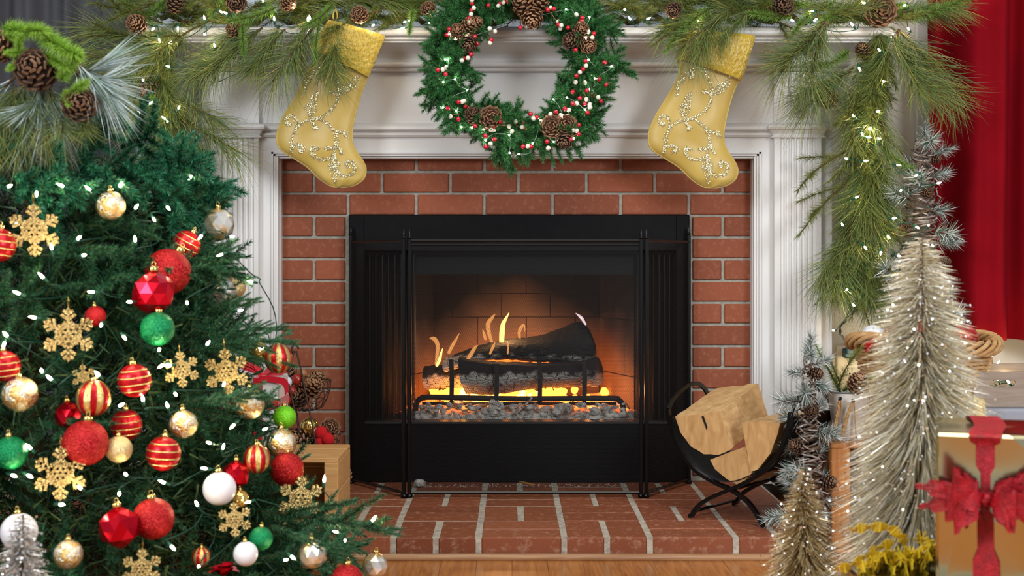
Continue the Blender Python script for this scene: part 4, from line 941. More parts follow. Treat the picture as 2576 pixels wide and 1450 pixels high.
# ------------------------------------------------------------------ log holder with three split logs
uV = Vector((.774,-.633,0)); vV = Vector((.633,.774,0)); HD0 = 3.31; HX0 = .165*HD0
def HF(px, py, off=0.0):
    k = (px-1288)/FPX; u = (k*HD0-HX0)/(.774+.633*k); D_ = HD0-.633*u
    return P(px, py, D_)+vV*off
holder = thing('log_holder', 'black steel sling log holder on crossed curved legs standing on the hearth', 'log holder', HF(1838,1300)*1.0)
barA = [(1681,1030),(1688,1070),(1708,1125),(1746,1180),(1800,1215),(1838,1232),(1880,1262),(1906,1298),(1922,1331)]
barB = [(1992,1036),(1985,1085),(1962,1142),(1922,1188),(1872,1217),(1838,1232),(1792,1252),(1760,1273),(1737,1308)]
LB = .21
for off in (0, LB):
    for k, bb in enumerate((barA, barB)):
        pts = bez([HF(x_,y_,off) for x_, y_ in bb],5)
        for p in pts: p.z = max(p.z, HZ+.006)
        if off: pts = [p+vV*.006*k for p in pts]
        pts = [p-vV*.006*k*(1 if not off else 0) for p in pts]
        m = MB(); m.strip(pts, vV, .013, .009); m.build('curved_leg', M_['blackgloss'], holder)
def arch(a, b_, h, out, name='handle'):
    pts = [a.lerp(b_, t)+Vector((0,0,1))*h*math.sin(math.pi*t)**.7+uV*out*math.sin(math.pi*t) for t in [i/14 for i in range(15)]]
    m = MB(); m.strip(pts, uV, .006, .011); m.build(name, M_['blackgloss'], holder)
arch(HF(1681,1030), HF(1681,1030,LB), .060, .012); arch(HF(1992,1036), HF(1992,1036,LB), .05, .0)
m = MB(); a = HF(1838,1232,-.01); m.tube([a, HF(1838,1232,LB+.012)], .005, 8); m.build('cross_rod', M_['blackgloss'], holder)
for q in ((1922,1322),(1741,1300)):
    m = MB(); m.tube([HF(*q)+Vector((0,0,.012)), HF(*q,off=LB)+Vector((0,0,.012))], .004, 6); m.build('foot_rail', M_['blackgloss'], holder)
mb = MB(); sl_ = bez([HF(x_,y_) for x_, y_ in [(1684,1055),(1692,1090),(1712,1135),(1750,1186),(1800,1212),(1838,1216),(1874,1206),(1922,1180),(1960,1135),(1982,1080),(1988,1055)]],4)
mb.grid([[p+vV*(LB*t/4)+Vector((0,0,.005)) for p in sl_] for t in range(5)]); o = mb.build('mesh_sling', mat('sling_mesh', S(20,20,21), .6, .3, bump=.8, bscale=700), holder, fixn=False); o.modifiers.new('thickness','SOLIDIFY').thickness = .002
M_['splitwood'] = wood_mat('split_firewood', S(214,174,122), S(184,140,88), (16,16,16), .75, 1.4, .7, 1.5)
M_['endwood'] = wood_mat('sawn_log_end', S(208,166,110), S(176,130,78), (30,8,8), .8, 2.0, .5, 1.0)
def firewood(name, label, poly, offs, length, rise, shrink=.95):
    near = [HF(x_,y_,o) for (x_, y_), o in zip(poly, offs)]; c = sum(near, Vector())/len(near)
    dirv = (vV*length+Vector((0,0,rise))); n = len(near); rings = []
    ns = 9
    for i in range(ns):
        t = i/(ns-1); r = []
        for j in range(n):
            for q in range(4):
                s = q/4; p = near[j].lerp(near[(j+1) % n], s); p = c+(p-c)*(1-(1-shrink)*t)+dirv*t
                k = .0028*nz(p, 45)+.0018*nz((p.x*20,p.y*160,p.z*160)); p = p+(p-c-dirv*t).normalized()*k*(1 if 0 < i else .5); r.append(p)
        rings.append(r)
    mb = MB(); mb.grid(rings, wrap=True, smooth=False); o = None; L = len(rings[0])
    for ring, fl in ((rings[0],1),(rings[-1],0)):
        cc = sum(ring, Vector())/L; mb.add([cc]+ring, [((0,1+(j+1) % L,1+j) if fl else (0,1+j,1+(j+1) % L)) for j in range(L)], 1)
    o = mb.build(name, [M_['splitwood'], M_['endwood']]); return tag(o, label, 'log', 'split firewood in the log holder')
firewood('firewood_log', 'large split log lying across the top of the log holder with a dark crack', [(1698,1049),(1760,1043),(1812,1038),(1826,1088),(1838,1132),(1806,1146),(1770,1143),(1736,1122),(1712,1088)], [0]*9, .20, .062)
firewood('firewood_log', 'wedge-cut split log with flat top resting against the curved sling side by the twig tree', [(1866,1064),(1912,1062),(1962,1066),(1954,1098),(1938,1142),(1905,1184),(1888,1188),(1876,1120)], [-.0]*8, .19, .01)
firewood('firewood_log', 'small dark-barked split log at the bottom of the log holder', [(1784,1158),(1830,1140),(1874,1124),(1882,1160),(1889,1192),(1860,1224),(1826,1206),(1796,1182)], [0.004]*8, .19, .0)
cr_ = MB(); cr_.prism([HF(1765,1048,-.0015),HF(1770,1047,-.0015),HF(1780,1075,-.0015),HF(1778,1082,-.0015)], vV*.004); ob = cr_.build('crack', M_['soot'], bpy.data.objects['firewood_log'])

# ------------------------------------------------------------------ tinsel trees
def tinsel_mat(name, cols, rough=.28):
    m = needle_mat(name, cols, rough, .35, 1.0); return m
M_['tinsel'] = tinsel_mat('champagne_tinsel', [S(190,170,122), S(222,208,168), S(240,232,204), S(252,248,236)])
M_['tinselgold'] = tinsel_mat('gold_tinsel', [S(170,134,78), S(204,170,108), S(226,200,144), S(244,228,186)])
M_['tinselsilver'] = tinsel_mat('silver_tinsel', [S(140,130,118), S(182,172,160), S(214,208,200), S(236,234,230)])
M_['spark'] = mat('sparkle_flake', S(254,252,250), .30, 1.0)
def tinsel_tree(label, top, bottom, r0, n, mm, droop=.28, w=.0016, flakes=900, prof=None):
    top, bottom = Vector(top), Vector(bottom); H = (top-bottom).length
    t = thing('tinsel_tree', label, 'decorative tree', bottom, 'glittering tinsel trees')
    m = MB(); m.tube([bottom+Vector((0,0,.004)), top], [.004,.0015], 6); m.build('trunk', M_['bark'], t)
    m = MB(); m.lathe([(0,0),(.028,0),(.03,.004),(.026,.012),(0,.013)], 16, bottom); m.build('base', M_['bark'], t)
    u = NPR.rand(n)**.62; a = NPR.rand(n)*2*np.pi; z = H*(1-u)+.0
    # bristles are bound in twisted clusters
    a = a+.18*np.sin(a*17+u*40); R_ = np.interp(u, *(prof or ([0,.05,.2,.5,.85,1],[.10,.16,.34,.68,1.0,.96])))*r0
    LL = R_*(.72+.36*NPR.rand(n)); dz = (.55-u*1.3)*.55-.12+NPR.normal(size=n)*.10
    d = unit(np.stack([np.cos(a), np.sin(a), dz],1)); b = np.stack([np.full(n,bottom.x), np.full(n,bottom.y), bottom.z+z],1)
    b = b+d*LL[:,None]*.10
    bd = np.stack([NPR.normal(size=n)*.006, NPR.normal(size=n)*.006, -droop*LL*(.5+.6*NPR.rand(n))],1)
    mb = MB(); add_needles(mb, b, d, LL, w, 0, bd, 2); o = mb.build('bristles', mm, t, fixn=False); o['kind'] = 'stuff'
    fm_ = MB(); i = NPR.randint(0, n, flakes); f = (.55+.45*NPR.rand(flakes)**.6)[:,None]
    p = b[i]+d[i]*LL[i][:,None]*f+bd[i]*f*f; nn = unit(NPR.normal(size=(flakes,3))); x = unit(np.cross(nn, unit(NPR.normal(size=(flakes,3))))); y = np.cross(nn, x); s = (.0011+.0016*NPR.rand(flakes))[:,None]
    V = np.stack([p+x*s, p+y*s, p-x*s, p-y*s],1).reshape(-1,3); fm_.add(V, [(k,k+1,k+2,k+3) for k in range(0,4*flakes,4)])
    o = fm_.build('glitter_flakes', M_['spark'], t, fixn=False); o['kind'] = 'stuff'
    return t
pb = P(2318,0,2.30); tinsel_tree('tall champagne tinsel tree behind the gold gift, sparkling all over', P(2322,598,2.30), (pb.x,pb.y,0), .157, 17000, M_['tinsel'], flakes=8500, prof=([0,.03,.15,.35,.55,.75,1],[.12,.24,.46,.70,.86,1.0,.95]))
pb = P(2022,0,2.45); tinsel_tree('small gold tinsel tree in front of the frosted twig tree by the hearth', P(2026,1178,2.45), (pb.x,pb.y,0), .100, 7500, M_['tinselgold'], flakes=4200)
pb = P(55,0,2.02); tinsel_tree('silver tinsel tree standing before the big green Christmas tree', P(58,1296,2.02), (pb.x,pb.y,0), .092, 6000, M_['tinselsilver'], flakes=4200)

# ------------------------------------------------------------------ frosted twig trees
M_['twig'] = mat('frosted_twig', S(92,70,54), .9, col2=S(190,184,178), nscale=40, nsharp=(.45,.7))
def twig_tree(label, top, bottom, r0, ntuft, ncone, sct=1.35, name='frosted_twig_tree'):
    top, bottom = Vector(top), Vector(bottom); H = top.z-bottom.z; t = thing(name, label, 'decorative tree', bottom)
    rad = lambda u: r0*(.16+.84*u)                         # u = 0 at the top
    ax = lambda u: top.lerp(bottom, u)
    for k in range(5):
        m = MB(); pts = []; turns = H/.055
        for i in range(int(turns*9)+1):
            u = i/(turns*9); a = (i/9)*2*math.pi*(1 if k % 2 else -1)+k*1.3; r = rad(u)*(.80+.25*nz((i*.31,k*5,1)))
            pts.append(ax(u)+Vector((r*math.cos(a), r*math.sin(a), .014*nz((i*.4,k,4)))))
        m.tube(pts, [.0022+.0014*(i % 5)/5 for i in range(len(pts))], 5); m.build('twig', M_['twig'], t)
    for i in range(int(H*190)):
        u = RN.random(); a = RN.uniform(0,6.28); r = rad(u); p = ax(u)+Vector((r*math.cos(a), r*math.sin(a),0)); a2 = a+RN.uniform(.7,1.5)*RN.choice((1,-1)); q = ax(u)+Vector((rad(u)*1.06*math.cos(a2), rad(u)*1.06*math.sin(a2), RN.uniform(-.03,.03)))
        m = MB(); m.tube([p, p.lerp(q,.5)+Vector((math.cos(a),math.sin(a),0))*r*.35, q], [.002,.0018,.0012], 4); m.build('twig', M_['twig'], t)
    for i in range(ntuft):
        u = (i+.4)/ntuft; a = -1.57+2.4*math.sin(i*2.39996)*1.0; r = rad(u)
        sprig(t, FROST, ax(u)+Vector((r*.8*math.cos(a), r*.8*math.sin(a),0)), (math.cos(a)*.9, math.sin(a)*.9, RN.uniform(-.5,.5)), None, RN.uniform(.9,1.35)*sct)
    for i in range(ncone):
        u = (i+.6)/ncone; a = -1.57+1.25*math.sin(i*2.1+1); r = rad(u); pcone(t, ax(u)+Vector((r*1.1*math.cos(a), r*1.1*math.sin(a),0)), (math.cos(a)*.7, math.sin(a), .2), RN.uniform(.5,.75), 1)
    sprig(t, FROST, top-Vector((0,0,.01)), (.1,-.2,1), 0, 1.2)
    return t
b0 = P(2290,0,3.72); twig_tree('tall frosted twig tree with pine tufts beside the red curtain', P(2322,352,3.72), (b0.x,b0.y,0), .150, 34, 11)
b0 = P(2036,0,3.21); twig_tree('short frosted twig tree with snowy tufts beside the log holder', P(2032,888,3.21), (b0.x,b0.y,HZ), .054, 20, 5, sct=1.15)
light_string('twig_tree_light_string', 'lit mini lights wound on the tall frosted twig tree', 'string lights', [P(x_,y_,3.60) for x_, y_ in [(2256,415),(2308,440),(2358,462),(2267,478),(2245,550),(2304,570),(2336,568),(2259,644),(2348,620)]], lambda i, p: (RN.uniform(-.8,.8), -.6, RN.uniform(-.6,.4)), into=(0,.03,0))

# ------------------------------------------------------------------ right-hand group: crate, bucket, wicker basket, candle, tray crate
M_['pine'] = wood_mat('pale_pine', S(222,176,116), S(196,142,82), (2,26,26), .55, 2.2, .15, 2)
M_['pinedark'] = wood_mat('warm_pine', S(190,128,66), S(156,94,42), (26,26,2), .5, 2.2, .15, 2)
def crate(label, lo, hi, m, th=.012, post=.030, opened='front', ns=3):
    lo, hi = Vector(lo), Vector(hi); t = thing('wooden_crate', label, 'crate', ((lo.x+hi.x)/2,(lo.y+hi.y)/2,lo.z))
    def part(n, a, b_): m_ = MB(); m_.cbox(a, b_, .0018); return m_.build(n, m, t)
    dy = (hi.y-lo.y)/ns
    for i in range(ns):
        part('slat', (lo.x,lo.y+i*dy+.0015,hi.z-th), (hi.x,lo.y+(i+1)*dy-.0015,hi.z)); part('slat', (lo.x,lo.y+i*dy+.0015,lo.z), (hi.x,lo.y+(i+1)*dy-.0015,lo.z+th))
    for x_ in (lo.x, hi.x-th):
        for i in range(2):
            h = (hi.z-lo.z-2*th)/2; part('side_board', (x_,lo.y+.012,lo.z+th+i*h+.001), (x_+th,hi.y,lo.z+th+(i+1)*h-.001))
    h = (hi.z-lo.z-2*th)/3
    for i in range(3): part('back_board', (lo.x+th,hi.y-th,lo.z+th+i*h+.001), (hi.x-th,hi.y,lo.z+th+(i+1)*h-.001))
    for x_ in (lo.x, hi.x-post): part('post', (x_,lo.y,lo.z+th), (x_+post,lo.y+.012,hi.z-th))
    return t
cx0 = P(2092,0,3.2).x; cz = P(0,1117,3.2).z
crate('warm brown pine crate holding the white bucket behind the tinsel trees', (cx0,CAMY+3.2,0), (cx0+.34,CAMY+3.62,cz), M_['pinedark'], post=.045)
bk = thing('bucket', 'white metal bucket with a twisted rope handle standing on the brown crate', 'bucket', P(2128,1112,3.30))
bc = P(2135,1110,3.29); bc.z = cz; h = P(0,985,3.29).z-cz
m = MB(); m.lathe([(0,.0),(.036,.0),(.038,.002),(.050,h-.004),(.0515,h),(.049,h),(.036,.006),(0,.006)], 28, bc); m.build('pail', mat('white_tin', S(218,214,206), .45, col2=S(196,190,180), nscale=14), bk)
m = MB(); m.tube([bc+Vector((.0505*math.cos(a*.2244),.0505*math.sin(a*.2244),h)) for a in range(28)], .0022, 6, closed=True); m.build('rim', mat('grey_tin', S(120,124,122), .4, .6), bk)
M_['rope'] = mat('jute_rope', S(176,136,84), .9, col2=S(140,100,58), nscale=180)
rp = bez([P(2113,1003,3.232),P(2106,1045,3.23),P(2100,1085,3.225),P(2108,1106,3.222),P(2120,1090,3.222),P(2132,1045,3.225),P(2146,1008,3.232)],8)
for s in range(3):
    m = MB(); m.tube([p+Vector((.0022*math.cos(i*.9+s*2.09), -.002+.0022*math.sin(i*.9+s*2.09), .0)) for i, p in enumerate(rp)], .0024, 6); m.build('rope_strand', M_['rope'], bk)
for px, py in ((2113,1003),(2146,1008)):
    m = MB(); m.lathe([(.0,0),(.0045,0),(.0045,.003),(0,.003)], 10, P(px,py,3.226), M=Matrix.Rotation(math.pi/2,3,'X')); m.build('eyelet', M_['blackgloss'], bk)
    m = MB(); m.tube([P(px+2,py,3.236),P(px+8,1105,3.235)], .0016, 5); m.build('rope_strand', M_['rope'], bk)
ps = thing('pine_sprig', 'green pine sprig standing in the white rope-handled bucket', 'pine sprig', bc+Vector((0,0,h*.6)))
at(ps, [fir_mesh('sprig', [M_['brightfir'], M_['bark']], .13, 0, .020, 3600, .0012, seed=77, flat=0, droop=-.1)], (2115,990),(2062,898),3.28,3.27,1.0,0); at(ps, SOFT, (2120,985),(2160,955),3.28,3.26,.8,0); at(ps, OLIVE, (2105,985),(2120,940),3.28,3.27,.7,1)
tag(inst('pine_cone', CONE[0], None, zaim(P(2150,985,3.25), (.2,-.5,1), 1.0)), 'brown pine cone sitting in the white bucket beside the outlet', 'pine cone')

M_['wicker'] = mat('wicker_cane', S(206,166,112), .6, col2=S(178,130,78), nscale=40)
wk = thing('wicker_basket', 'round wicker basket with a thick twisted rim on the crate behind the tall tinsel tree', 'basket', P(2322,900,3.50))
RC = P(2322,862,3.44); RR = 178*3.44/FPX
for s in range(6):
    m = MB(); pts = []
    for i in range(91):
        a = 2*math.pi*i/90; tw = a*5+s*1.047; r = RR+.016*math.cos(tw)-.004; pts.append(RC+Vector((r*math.cos(a), r*.86*math.sin(a), .016*math.sin(tw)+.010*math.sin(2*a+.5))))
    m.tube(pts[:-1], .0062, 6, closed=True); m.build('rim_strand', M_['wicker'], wk)
zb_ = cz+.004; hb = RC.z-.018-zb_
for k in range(22):
    t = k/21; r = RR*(.60+.34*t); m = MB(); pts = []
    for i in range(72):
        a = 2*math.pi*i/72; rr = r+.0035*math.sin(a*18+k*math.pi); pts.append(Vector((RC.x+rr*math.cos(a), RC.y+rr*.86*math.sin(a), zb_+hb*t)))
    m.tube(pts, .0055, 5, closed=True); m.build('woven_strand', M_['wicker'], wk)
for i in range(36):
    a = 2*math.pi*i/36; m = MB(); m.tube([Vector((RC.x+RR*.60*math.cos(a),RC.y+RR*.52*math.sin(a),zb_)), Vector((RC.x+RR*.95*math.cos(a),RC.y+RR*.82*math.sin(a),RC.z-.01))], .0035, 5); m.build('stake', M_['wicker'], wk)
m = MB(); m.lathe([(0,0),(RR*.6,0),(RR*.6,.006),(0,.006)], 30, (RC.x,RC.y,zb_)); m.build('basket_floor', M_['wicker'], wk)

M_['whiteglit'] = glitter_mat('white_glitter', S(236,238,244), S(210,216,228), 700, .5, .05, .5)
M_['redgloss'] = mat('red_gloss', S(190,10,22), .18, .55)
def plain_ball(label, c, r, m, group=None, nm='ornament_ball'):
    mb = MB(); mb.sphere(c, r, 24, 16); return tag(mb.build(nm, m), label, 'ornament', group)
plain_ball('white sparkling ornament ball in the wicker basket', P(2197,848,3.40), .031, M_['whiteglit'])
plain_ball('red glossy ornament ball at the wicker basket rim by the red curtain', P(2425,850,3.40), .035, M_['redgloss'])
plain_ball('red glossy ornament ball deep inside the wicker basket', P(2320,850,3.46), .045, M_['redgloss'])
bd_ = thing('bead_garland', 'string of shiny red beads draped over the ornaments in the wicker basket', 'bead garland', P(2230,845,3.36))
bpts = bez([P(2178,872,3.345),P(2192,858,3.34),P(2212,848,3.34),P(2240,830,3.36),P(2265,815,3.38)],9); mb = MB(); mb.sphere((0,0,0),.0052,8,6); BD = mb.mesh('bead', M_['redgloss'])
for i, p in enumerate(bpts): inst('bead', BD, bd_, Matrix.Translation(p))
for i, p in enumerate(bpts[:24]): inst('bead', BD, bd_, Matrix.Translation(p+Vector((.004,.006,-.010))))

bx = P(2438,0,3.30).x; bz = P(0,1030,3.30).z
m = MB(); m.cbox((bx,CAMY+3.30,0),(bx+.9,CAMY+3.72,bz),.006); tag(m.build('storage_box', mat('grey_fabric_box', S(150,152,162), .85, bump=.3, bscale=300)), 'grey cloth storage box under the handled tray crate', 'box')
tr = thing('tray_crate', 'low grey-brown wooden tray crate with cut-out handles below the red curtain', 'crate', (bx+.4,CAMY+3.5,bz))
M_['greywood'] = wood_mat('grey_brown_wood', S(160,142,126), S(134,116,102), (2,26,26), .6, 2.2, .15, 2)
ta, tb = P(2450,0,3.34).x, P(2450,0,3.34).x+.50; tz0, tz1 = bz+.001, P(0,936,3.34).z; ty0, ty1 = CAMY+3.34, CAMY+3.62
hx0, hx1, hz0, hz1 = P(2489,0,3.34).x, P(2557,0,3.34).x, P(0,974,3.34).z, P(0,957,3.34).z
def hpanel(y0, y1):                          # end board with a rounded hand hole
    mb = MB(); n = 40; cx, cz_ = (hx0+hx1)/2, (hz0+hz1)/2; hr = (hz1-hz0)/2; hw = (hx1-hx0)/2-hr; inn = []; out = []
    for i in range(n):
        a = 2*math.pi*i/n; c, s = math.cos(a), math.sin(a)
        inn.append((cx+(hw if c > 0 else -hw)*(1 if abs(c) > 1e-6 else 0)+hr*c, cz_+hr*s))
        k = 1e9
        if c > 1e-9: k = min(k, (tb-cx)/c)
        if c < -1e-9: k = min(k, (ta-cx)/c)
        if s > 1e-9: k = min(k, (tz1-cz_)/s)
        if s < -1e-9: k = min(k, (tz0-cz_)/s)
        out.append((cx+k*c, cz_+k*s))
    out_c = [(ta,tz0),(ta,tz1),(tb,tz0),(tb,tz1)]
    for c_ in out_c:
        i = min(range(n), key=lambda q: (out[q][0]-c_[0])**2+(out[q][1]-c_[1])**2); out[i] = c_
    R1 = [[Vector((x_,y0,z_)) for x_, z_ in inn],[Vector((x_,y0,z_)) for x_, z_ in out],[Vector((x_,y1,z_)) for x_, z_ in out],[Vector((x_,y1,z_)) for x_, z_ in inn],[Vector((x_,y0,z_)) for x_, z_ in inn]]
    mb.grid(R1, wrap=True, smooth=False); return mb.build('end_board', M_['greywood'], tr)
hpanel(ty0, ty0+.010); hpanel(ty1-.010, ty1)
for a, b_ in ((ta,ta+.010),(tb-.010,tb)):
    m = MB(); m.cbox((a,ty0+.010,tz0),(b_,ty1-.010,tz1),.001); m.build('side_board', M_['greywood'], tr)
m = MB(); m.cbox((ta,ty0+.010,tz0),(tb,ty1-.010,tz0+.008),.001); m.build('tray_bottom', M_['greywood'], tr)
light_string('tray_light_string', 'coil of lit mini lights glowing inside the tray crate', 'string lights', [P(2494,906,3.62),P(2508,916,3.75),P(2555,925,3.80),P(2470,925,3.70),P(2530,950,3.60),P(2585,930,3.75),P(2495,948,3.44),P(2512,958,3.42),P(2540,966,3.40),P(2475,962,3.44),P(2565,948,3.50),P(2490,985,3.46),P(2600,955,3.5)], lambda i, p: (RN.uniform(-.8,.8), .2, RN.uniform(.1,.9)), sag=.005, into=(0,0,-.004))
pt('tray_wall_fill', P(2530,935,3.82), .7, (1,.80,.48), .03); pt('outlet_wall_fill', P(2168,905,3.93), .30, (1,.80,.48), .015)  # point lamps added to boost the bulbs' light on the cream wall
cd_ = thing('pillar_candle', 'pale yellow pillar candle on the crate behind the gold gift', 'candle', P(2448,1105,3.10))
cc = P(2440,0,3.25); m = MB(); cr0 = 37*3.25/FPX; ztop = P(0,1003,3.25).z
m.lathe([(0,cz),(cr0,cz),(cr0,ztop-.008),(cr0-.003,ztop-.002),(cr0-.008,ztop),(cr0-.012,ztop-.002),(cr0*.5,ztop-.006),(0,ztop-.006)], 28, (cc.x,cc.y,0)); m.build('wax', mat('yellow_wax', S(236,206,128), .4, col2=S(228,190,104), nscale=10, sub=.2), cd_)
m = MB(); m.tube([(cc.x,cc.y,ztop-.006),(cc.x+.001,cc.y,ztop+.006)], .001, 5); m.build('wick', M_['soot'], cd_)

# ------------------------------------------------------------------ gold gift with red net bow, and the small gift under the yellow curl bow
M_['goldfoil'] = mat('gold_foil_paper', S(220,210,170), .16, 1.0, col2=S(204,194,146), nscale=4)
nt = M_['goldfoil'].node_tree; b = nt.nodes['Principled BSDF']; tc = N(nt,'ShaderNodeTexCoord'); vo = N(nt,'ShaderNodeTexVoronoi', feature='F1'); vo.inputs['Scale'].default_value = 9; vo.inputs['Randomness'].default_value = 1; nt.links.new(tc.outputs['Object'], vo.inputs['Vector'])
bp = N(nt,'ShaderNodeBump'); bp.inputs['Strength'].default_value = .55; bp.inputs['Distance'].default_value = .03; nt.links.new(vo.outputs['Distance'], bp.inputs['Height']); nt.links.new(bp.outputs[0], b.inputs['Normal'])
M_['rednet'] = mat('red_net_ribbon', S(184,4,28), .5, .0, col2=S(146,0,18), nscale=90, bump=.6, bscale=420)
b, nt = M_['rednet'].node_tree.nodes['Principled BSDF'], M_['rednet'].node_tree
tc = N(nt,'ShaderNodeTexCoord'); vo = N(nt,'ShaderNodeTexVoronoi', feature='DISTANCE_TO_EDGE'); vo.inputs['Scale'].default_value = 420; nt.links.new(tc.outputs['Object'], vo.inputs['Vector'])
lt = N(nt,'ShaderNodeMapRange'); lt.inputs['From Min'].default_value=.12; lt.inputs['From Max'].default_value=.30; lt.inputs['To Min'].default_value=1; lt.inputs['To Max'].default_value=.62; nt.links.new(vo.outputs['Distance'], lt.inputs['Value']); nt.links.new(lt.outputs[0], b.inputs['Alpha'])
GD_ = 1.90; g0 = P(2354,0,GD_).x; g1 = g0+.215; gz = P(0,1090,GD_).z; gy0 = CAMY+GD_; gy1 = gy0+.21
gift = thing('gift_box', 'tall gift in shiny gold foil tied with a red net ribbon bow', 'gift', (g0,gy0,0), 'wrapped gifts'); gift.rotation_euler.z = -math.atan((2354-1288)/FPX)
m = MB(); m.cbox((g0,gy0,.0),(g1,gy1,gz),.004); m.build('wrapped_box', M_['goldfoil'], gift)
rx = g0+.0672; rw = .0225
def ribbon(pts, wv, width, m, par, name='ribbon', n=1, ruf=.0):
    mb = MB(); G = []
    pts = bez(pts, 8); wv = Vector(wv)
    for i, p in enumerate(pts):
        r = []; w = width[i*len(width)//len(pts)] if hasattr(width,'__len__') else width
        for j in range(7):
            s = -1+j/3; r.append(p+wv*(s*w)+Vector((0,-1,0))*ruf*math.sin(i*.8+j*1.9))
        G.append(r)
    mb.grid(G); o = mb.build(name, m, par, fixn=False); return o
by = P(0,1252,1.87).z
ribbon([Vector((rx,gy1+.002,gz-.05)),Vector((rx,gy1+.002,gz+.002)),Vector((rx+.01,(gy0+gy1)/2,gz+.003)),Vector((rx,gy0-.002,gz+.003)),Vector((rx,gy0-.004,gz-.02)),Vector((rx,gy0-.004,by))], (1,0,0), [rw,rw,rw,rw,rw*1.0,rw*.9,rw*.55,rw*.3], M_['rednet'], gift, ruf=.0012)
ribbon([Vector((rx,gy0-.004,by)),Vector((rx,gy0-.004,by-.06)),Vector((rx+.002,gy0-.004,.15)),Vector((rx,gy0-.003,.005))], (1,0,0), [rw*.3,rw*.5,rw*.8,rw*.9,rw], M_['rednet'], gift, ruf=.0012)
bow = bpy.data.objects.new('bow', None); COL.objects.link(bow); bow.parent = gift; WL['bow'] = Vector((rx,gy0-.02,by)); bow.location = WL['bow']-WL[gift.name]
kc = Vector((rx,gy0-.016,by))
for i in range(20):
    s = 1 if i % 2 else -1; el = RN.uniform(-.6,.5); l = RN.uniform(.032,.060); d = Vector((s*math.cos(el), -RN.uniform(.0,.7), math.sin(el)*.9)).normalized(); wv = Vector((-.15*s*math.sin(el), RN.uniform(-.35,.35), 1)).normalized()
    up = Vector((0,-1,0)).cross(d).normalized()
    ribbon([kc, kc+d*l*.5+Vector((0,-.020,0)), kc+d*l+Vector((0,-.012,0)), kc+d*l*1.02+Vector((0,.004,0)), kc+d*l*.5+Vector((0,.006,0)), kc+Vector((0,.003,0))], wv, [.007,.020,.026,.026,.020,.007], M_['rednet'], bow, 'loop', ruf=.0012)
for d in (Vector((-.095,.0,.012)),Vector((-.09,.0,-.018)),Vector((.07,-.01,.03))):
    ribbon([kc, kc+d*.5+Vector((0,-.01,.004)), kc+d], (0,.2,1), [.004,.010,.012,.004], M_['rednet'], bow, 'tail', ruf=.002)
m = MB(); lump(m, kc+Vector((0,-.012,0)), .008, 0, 3); m.build('knot', M_['rednet'], bow)

M_['yellowfoil'] = mat('yellow_foil_ribbon', S(250,222,56), .28, .12, col2=S(236,196,36), nscale=30)
YD = 2.06; yc = P(2255,1405,YD); yz = .222
g2 = thing('gift_box', 'low gold-wrapped gift under the yellow curled ribbon bow', 'gift', (yc.x+.02,yc.y,0), 'wrapped gifts'); m = MB(); m.cbox((yc.x-.07,yc.y-.09,0),(yc.x+.105,yc.y+.07,yz),.004); m.build('wrapped_box', M_['goldfoil'], g2)
cb = thing('curled_bow', 'shiny yellow curled ribbon bow between the tinsel trees and the gold gift', 'bow', (yc.x,yc.y,yz))
def curl(path, D_, w=.0085, twist=0):
    pts = bez([P(x_,y_,D_+dd) for x_, y_, dd in path], 4); mb = MB(); n = len(pts)
    for i in range(n-1):                     # creased ribbon: short flat facets
        a, b_ = pts[i], pts[i+1]; t = (b_-a).normalized(); sd = Vector((0,-.55,.85)); sd = (sd-t*sd.dot(t)).normalized(); an = .45*math.sin(i*1.3+twist); sd = (sd*math.cos(an)+t.cross(sd)*math.sin(an))
        nn = t.cross(sd); q = a.lerp(b_,.04); r = a.lerp(b_,.96); pk = nn*.0012*(1 if i % 2 else .2)
        mb.add([q+sd*w,q-sd*w,r-sd*w,r+sd*w,a.lerp(b_,.5)+sd*w+pk,a.lerp(b_,.5)-sd*w+pk], [(0,1,5,4),(4,5,2,3)])
    o = mb.build('curl', M_['yellowfoil'], cb, fixn=False); o.modifiers.new('thickness','SOLIDIFY').thickness = .0006
curl([(2141,1336,0),(2165,1330,0),(2200,1326,0),(2240,1330,.0),(2262,1348,0),(2282,1368,.02)], YD, .0085)
curl([(2100,1432,-.02),(2130,1428,-.02),(2160,1412,-.02),(2190,1392,-.01),(2215,1376,0),(2250,1366,.01)], YD, .0085, 1)
curl([(2170,1450,-.03),(2185,1432,-.03),(2200,1422,-.03),(2220,1400,-.02),(2250,1390,0)], YD, .008, 2)
curl([(2300,1362,0),(2318,1352,0),(2334,1368,0),(2345,1390,0),(2340,1420,0)], YD, .012, .5)
for i in range(26):
    px, py = RN.uniform(2150,2345), RN.uniform(1385,1450); py = max(py, 1500-(px-2100)*.75) if px < 2220 else py
    a = RN.uniform(0,6.28); r = RN.uniform(14,30)
    curl([(px+r*math.cos(a+k*.9), py+r*.7*math.sin(a+k*.9), .02*math.sin(k)+RN.uniform(-.03,.02)) for k in range(5)], YD, RN.uniform(.006,.010), RN.random()*3)
# ------------------------------------------------------------------ Christmas tree
TX, TY = P(80,0,2.75).x, CAMY+2.75
TP = [(0.0,.79),(.10,.72),(.17,.645),(.30,.555),(.42,.515),(.56,.490),(.72,.440),(.86,.365),(.91,.330),(.95,.27),(.99,.18),(1.03,.05)]
def tr_(z):
    z = min(max(z, 0), 1.03); return float(np.interp(z, [a for a, _ in TP], [b for _, b in TP]))
tree = thing('christmas_tree', 'large green Christmas tree hung with baubles, snowflakes and mini lights', 'Christmas tree', (TX,TY,0))
m = MB(); m.tube([(TX,TY,.01),(TX,TY,.55),(TX,TY,.98)], [.030,.024,.012], 10); m.build('trunk', M_['bark'], tree)
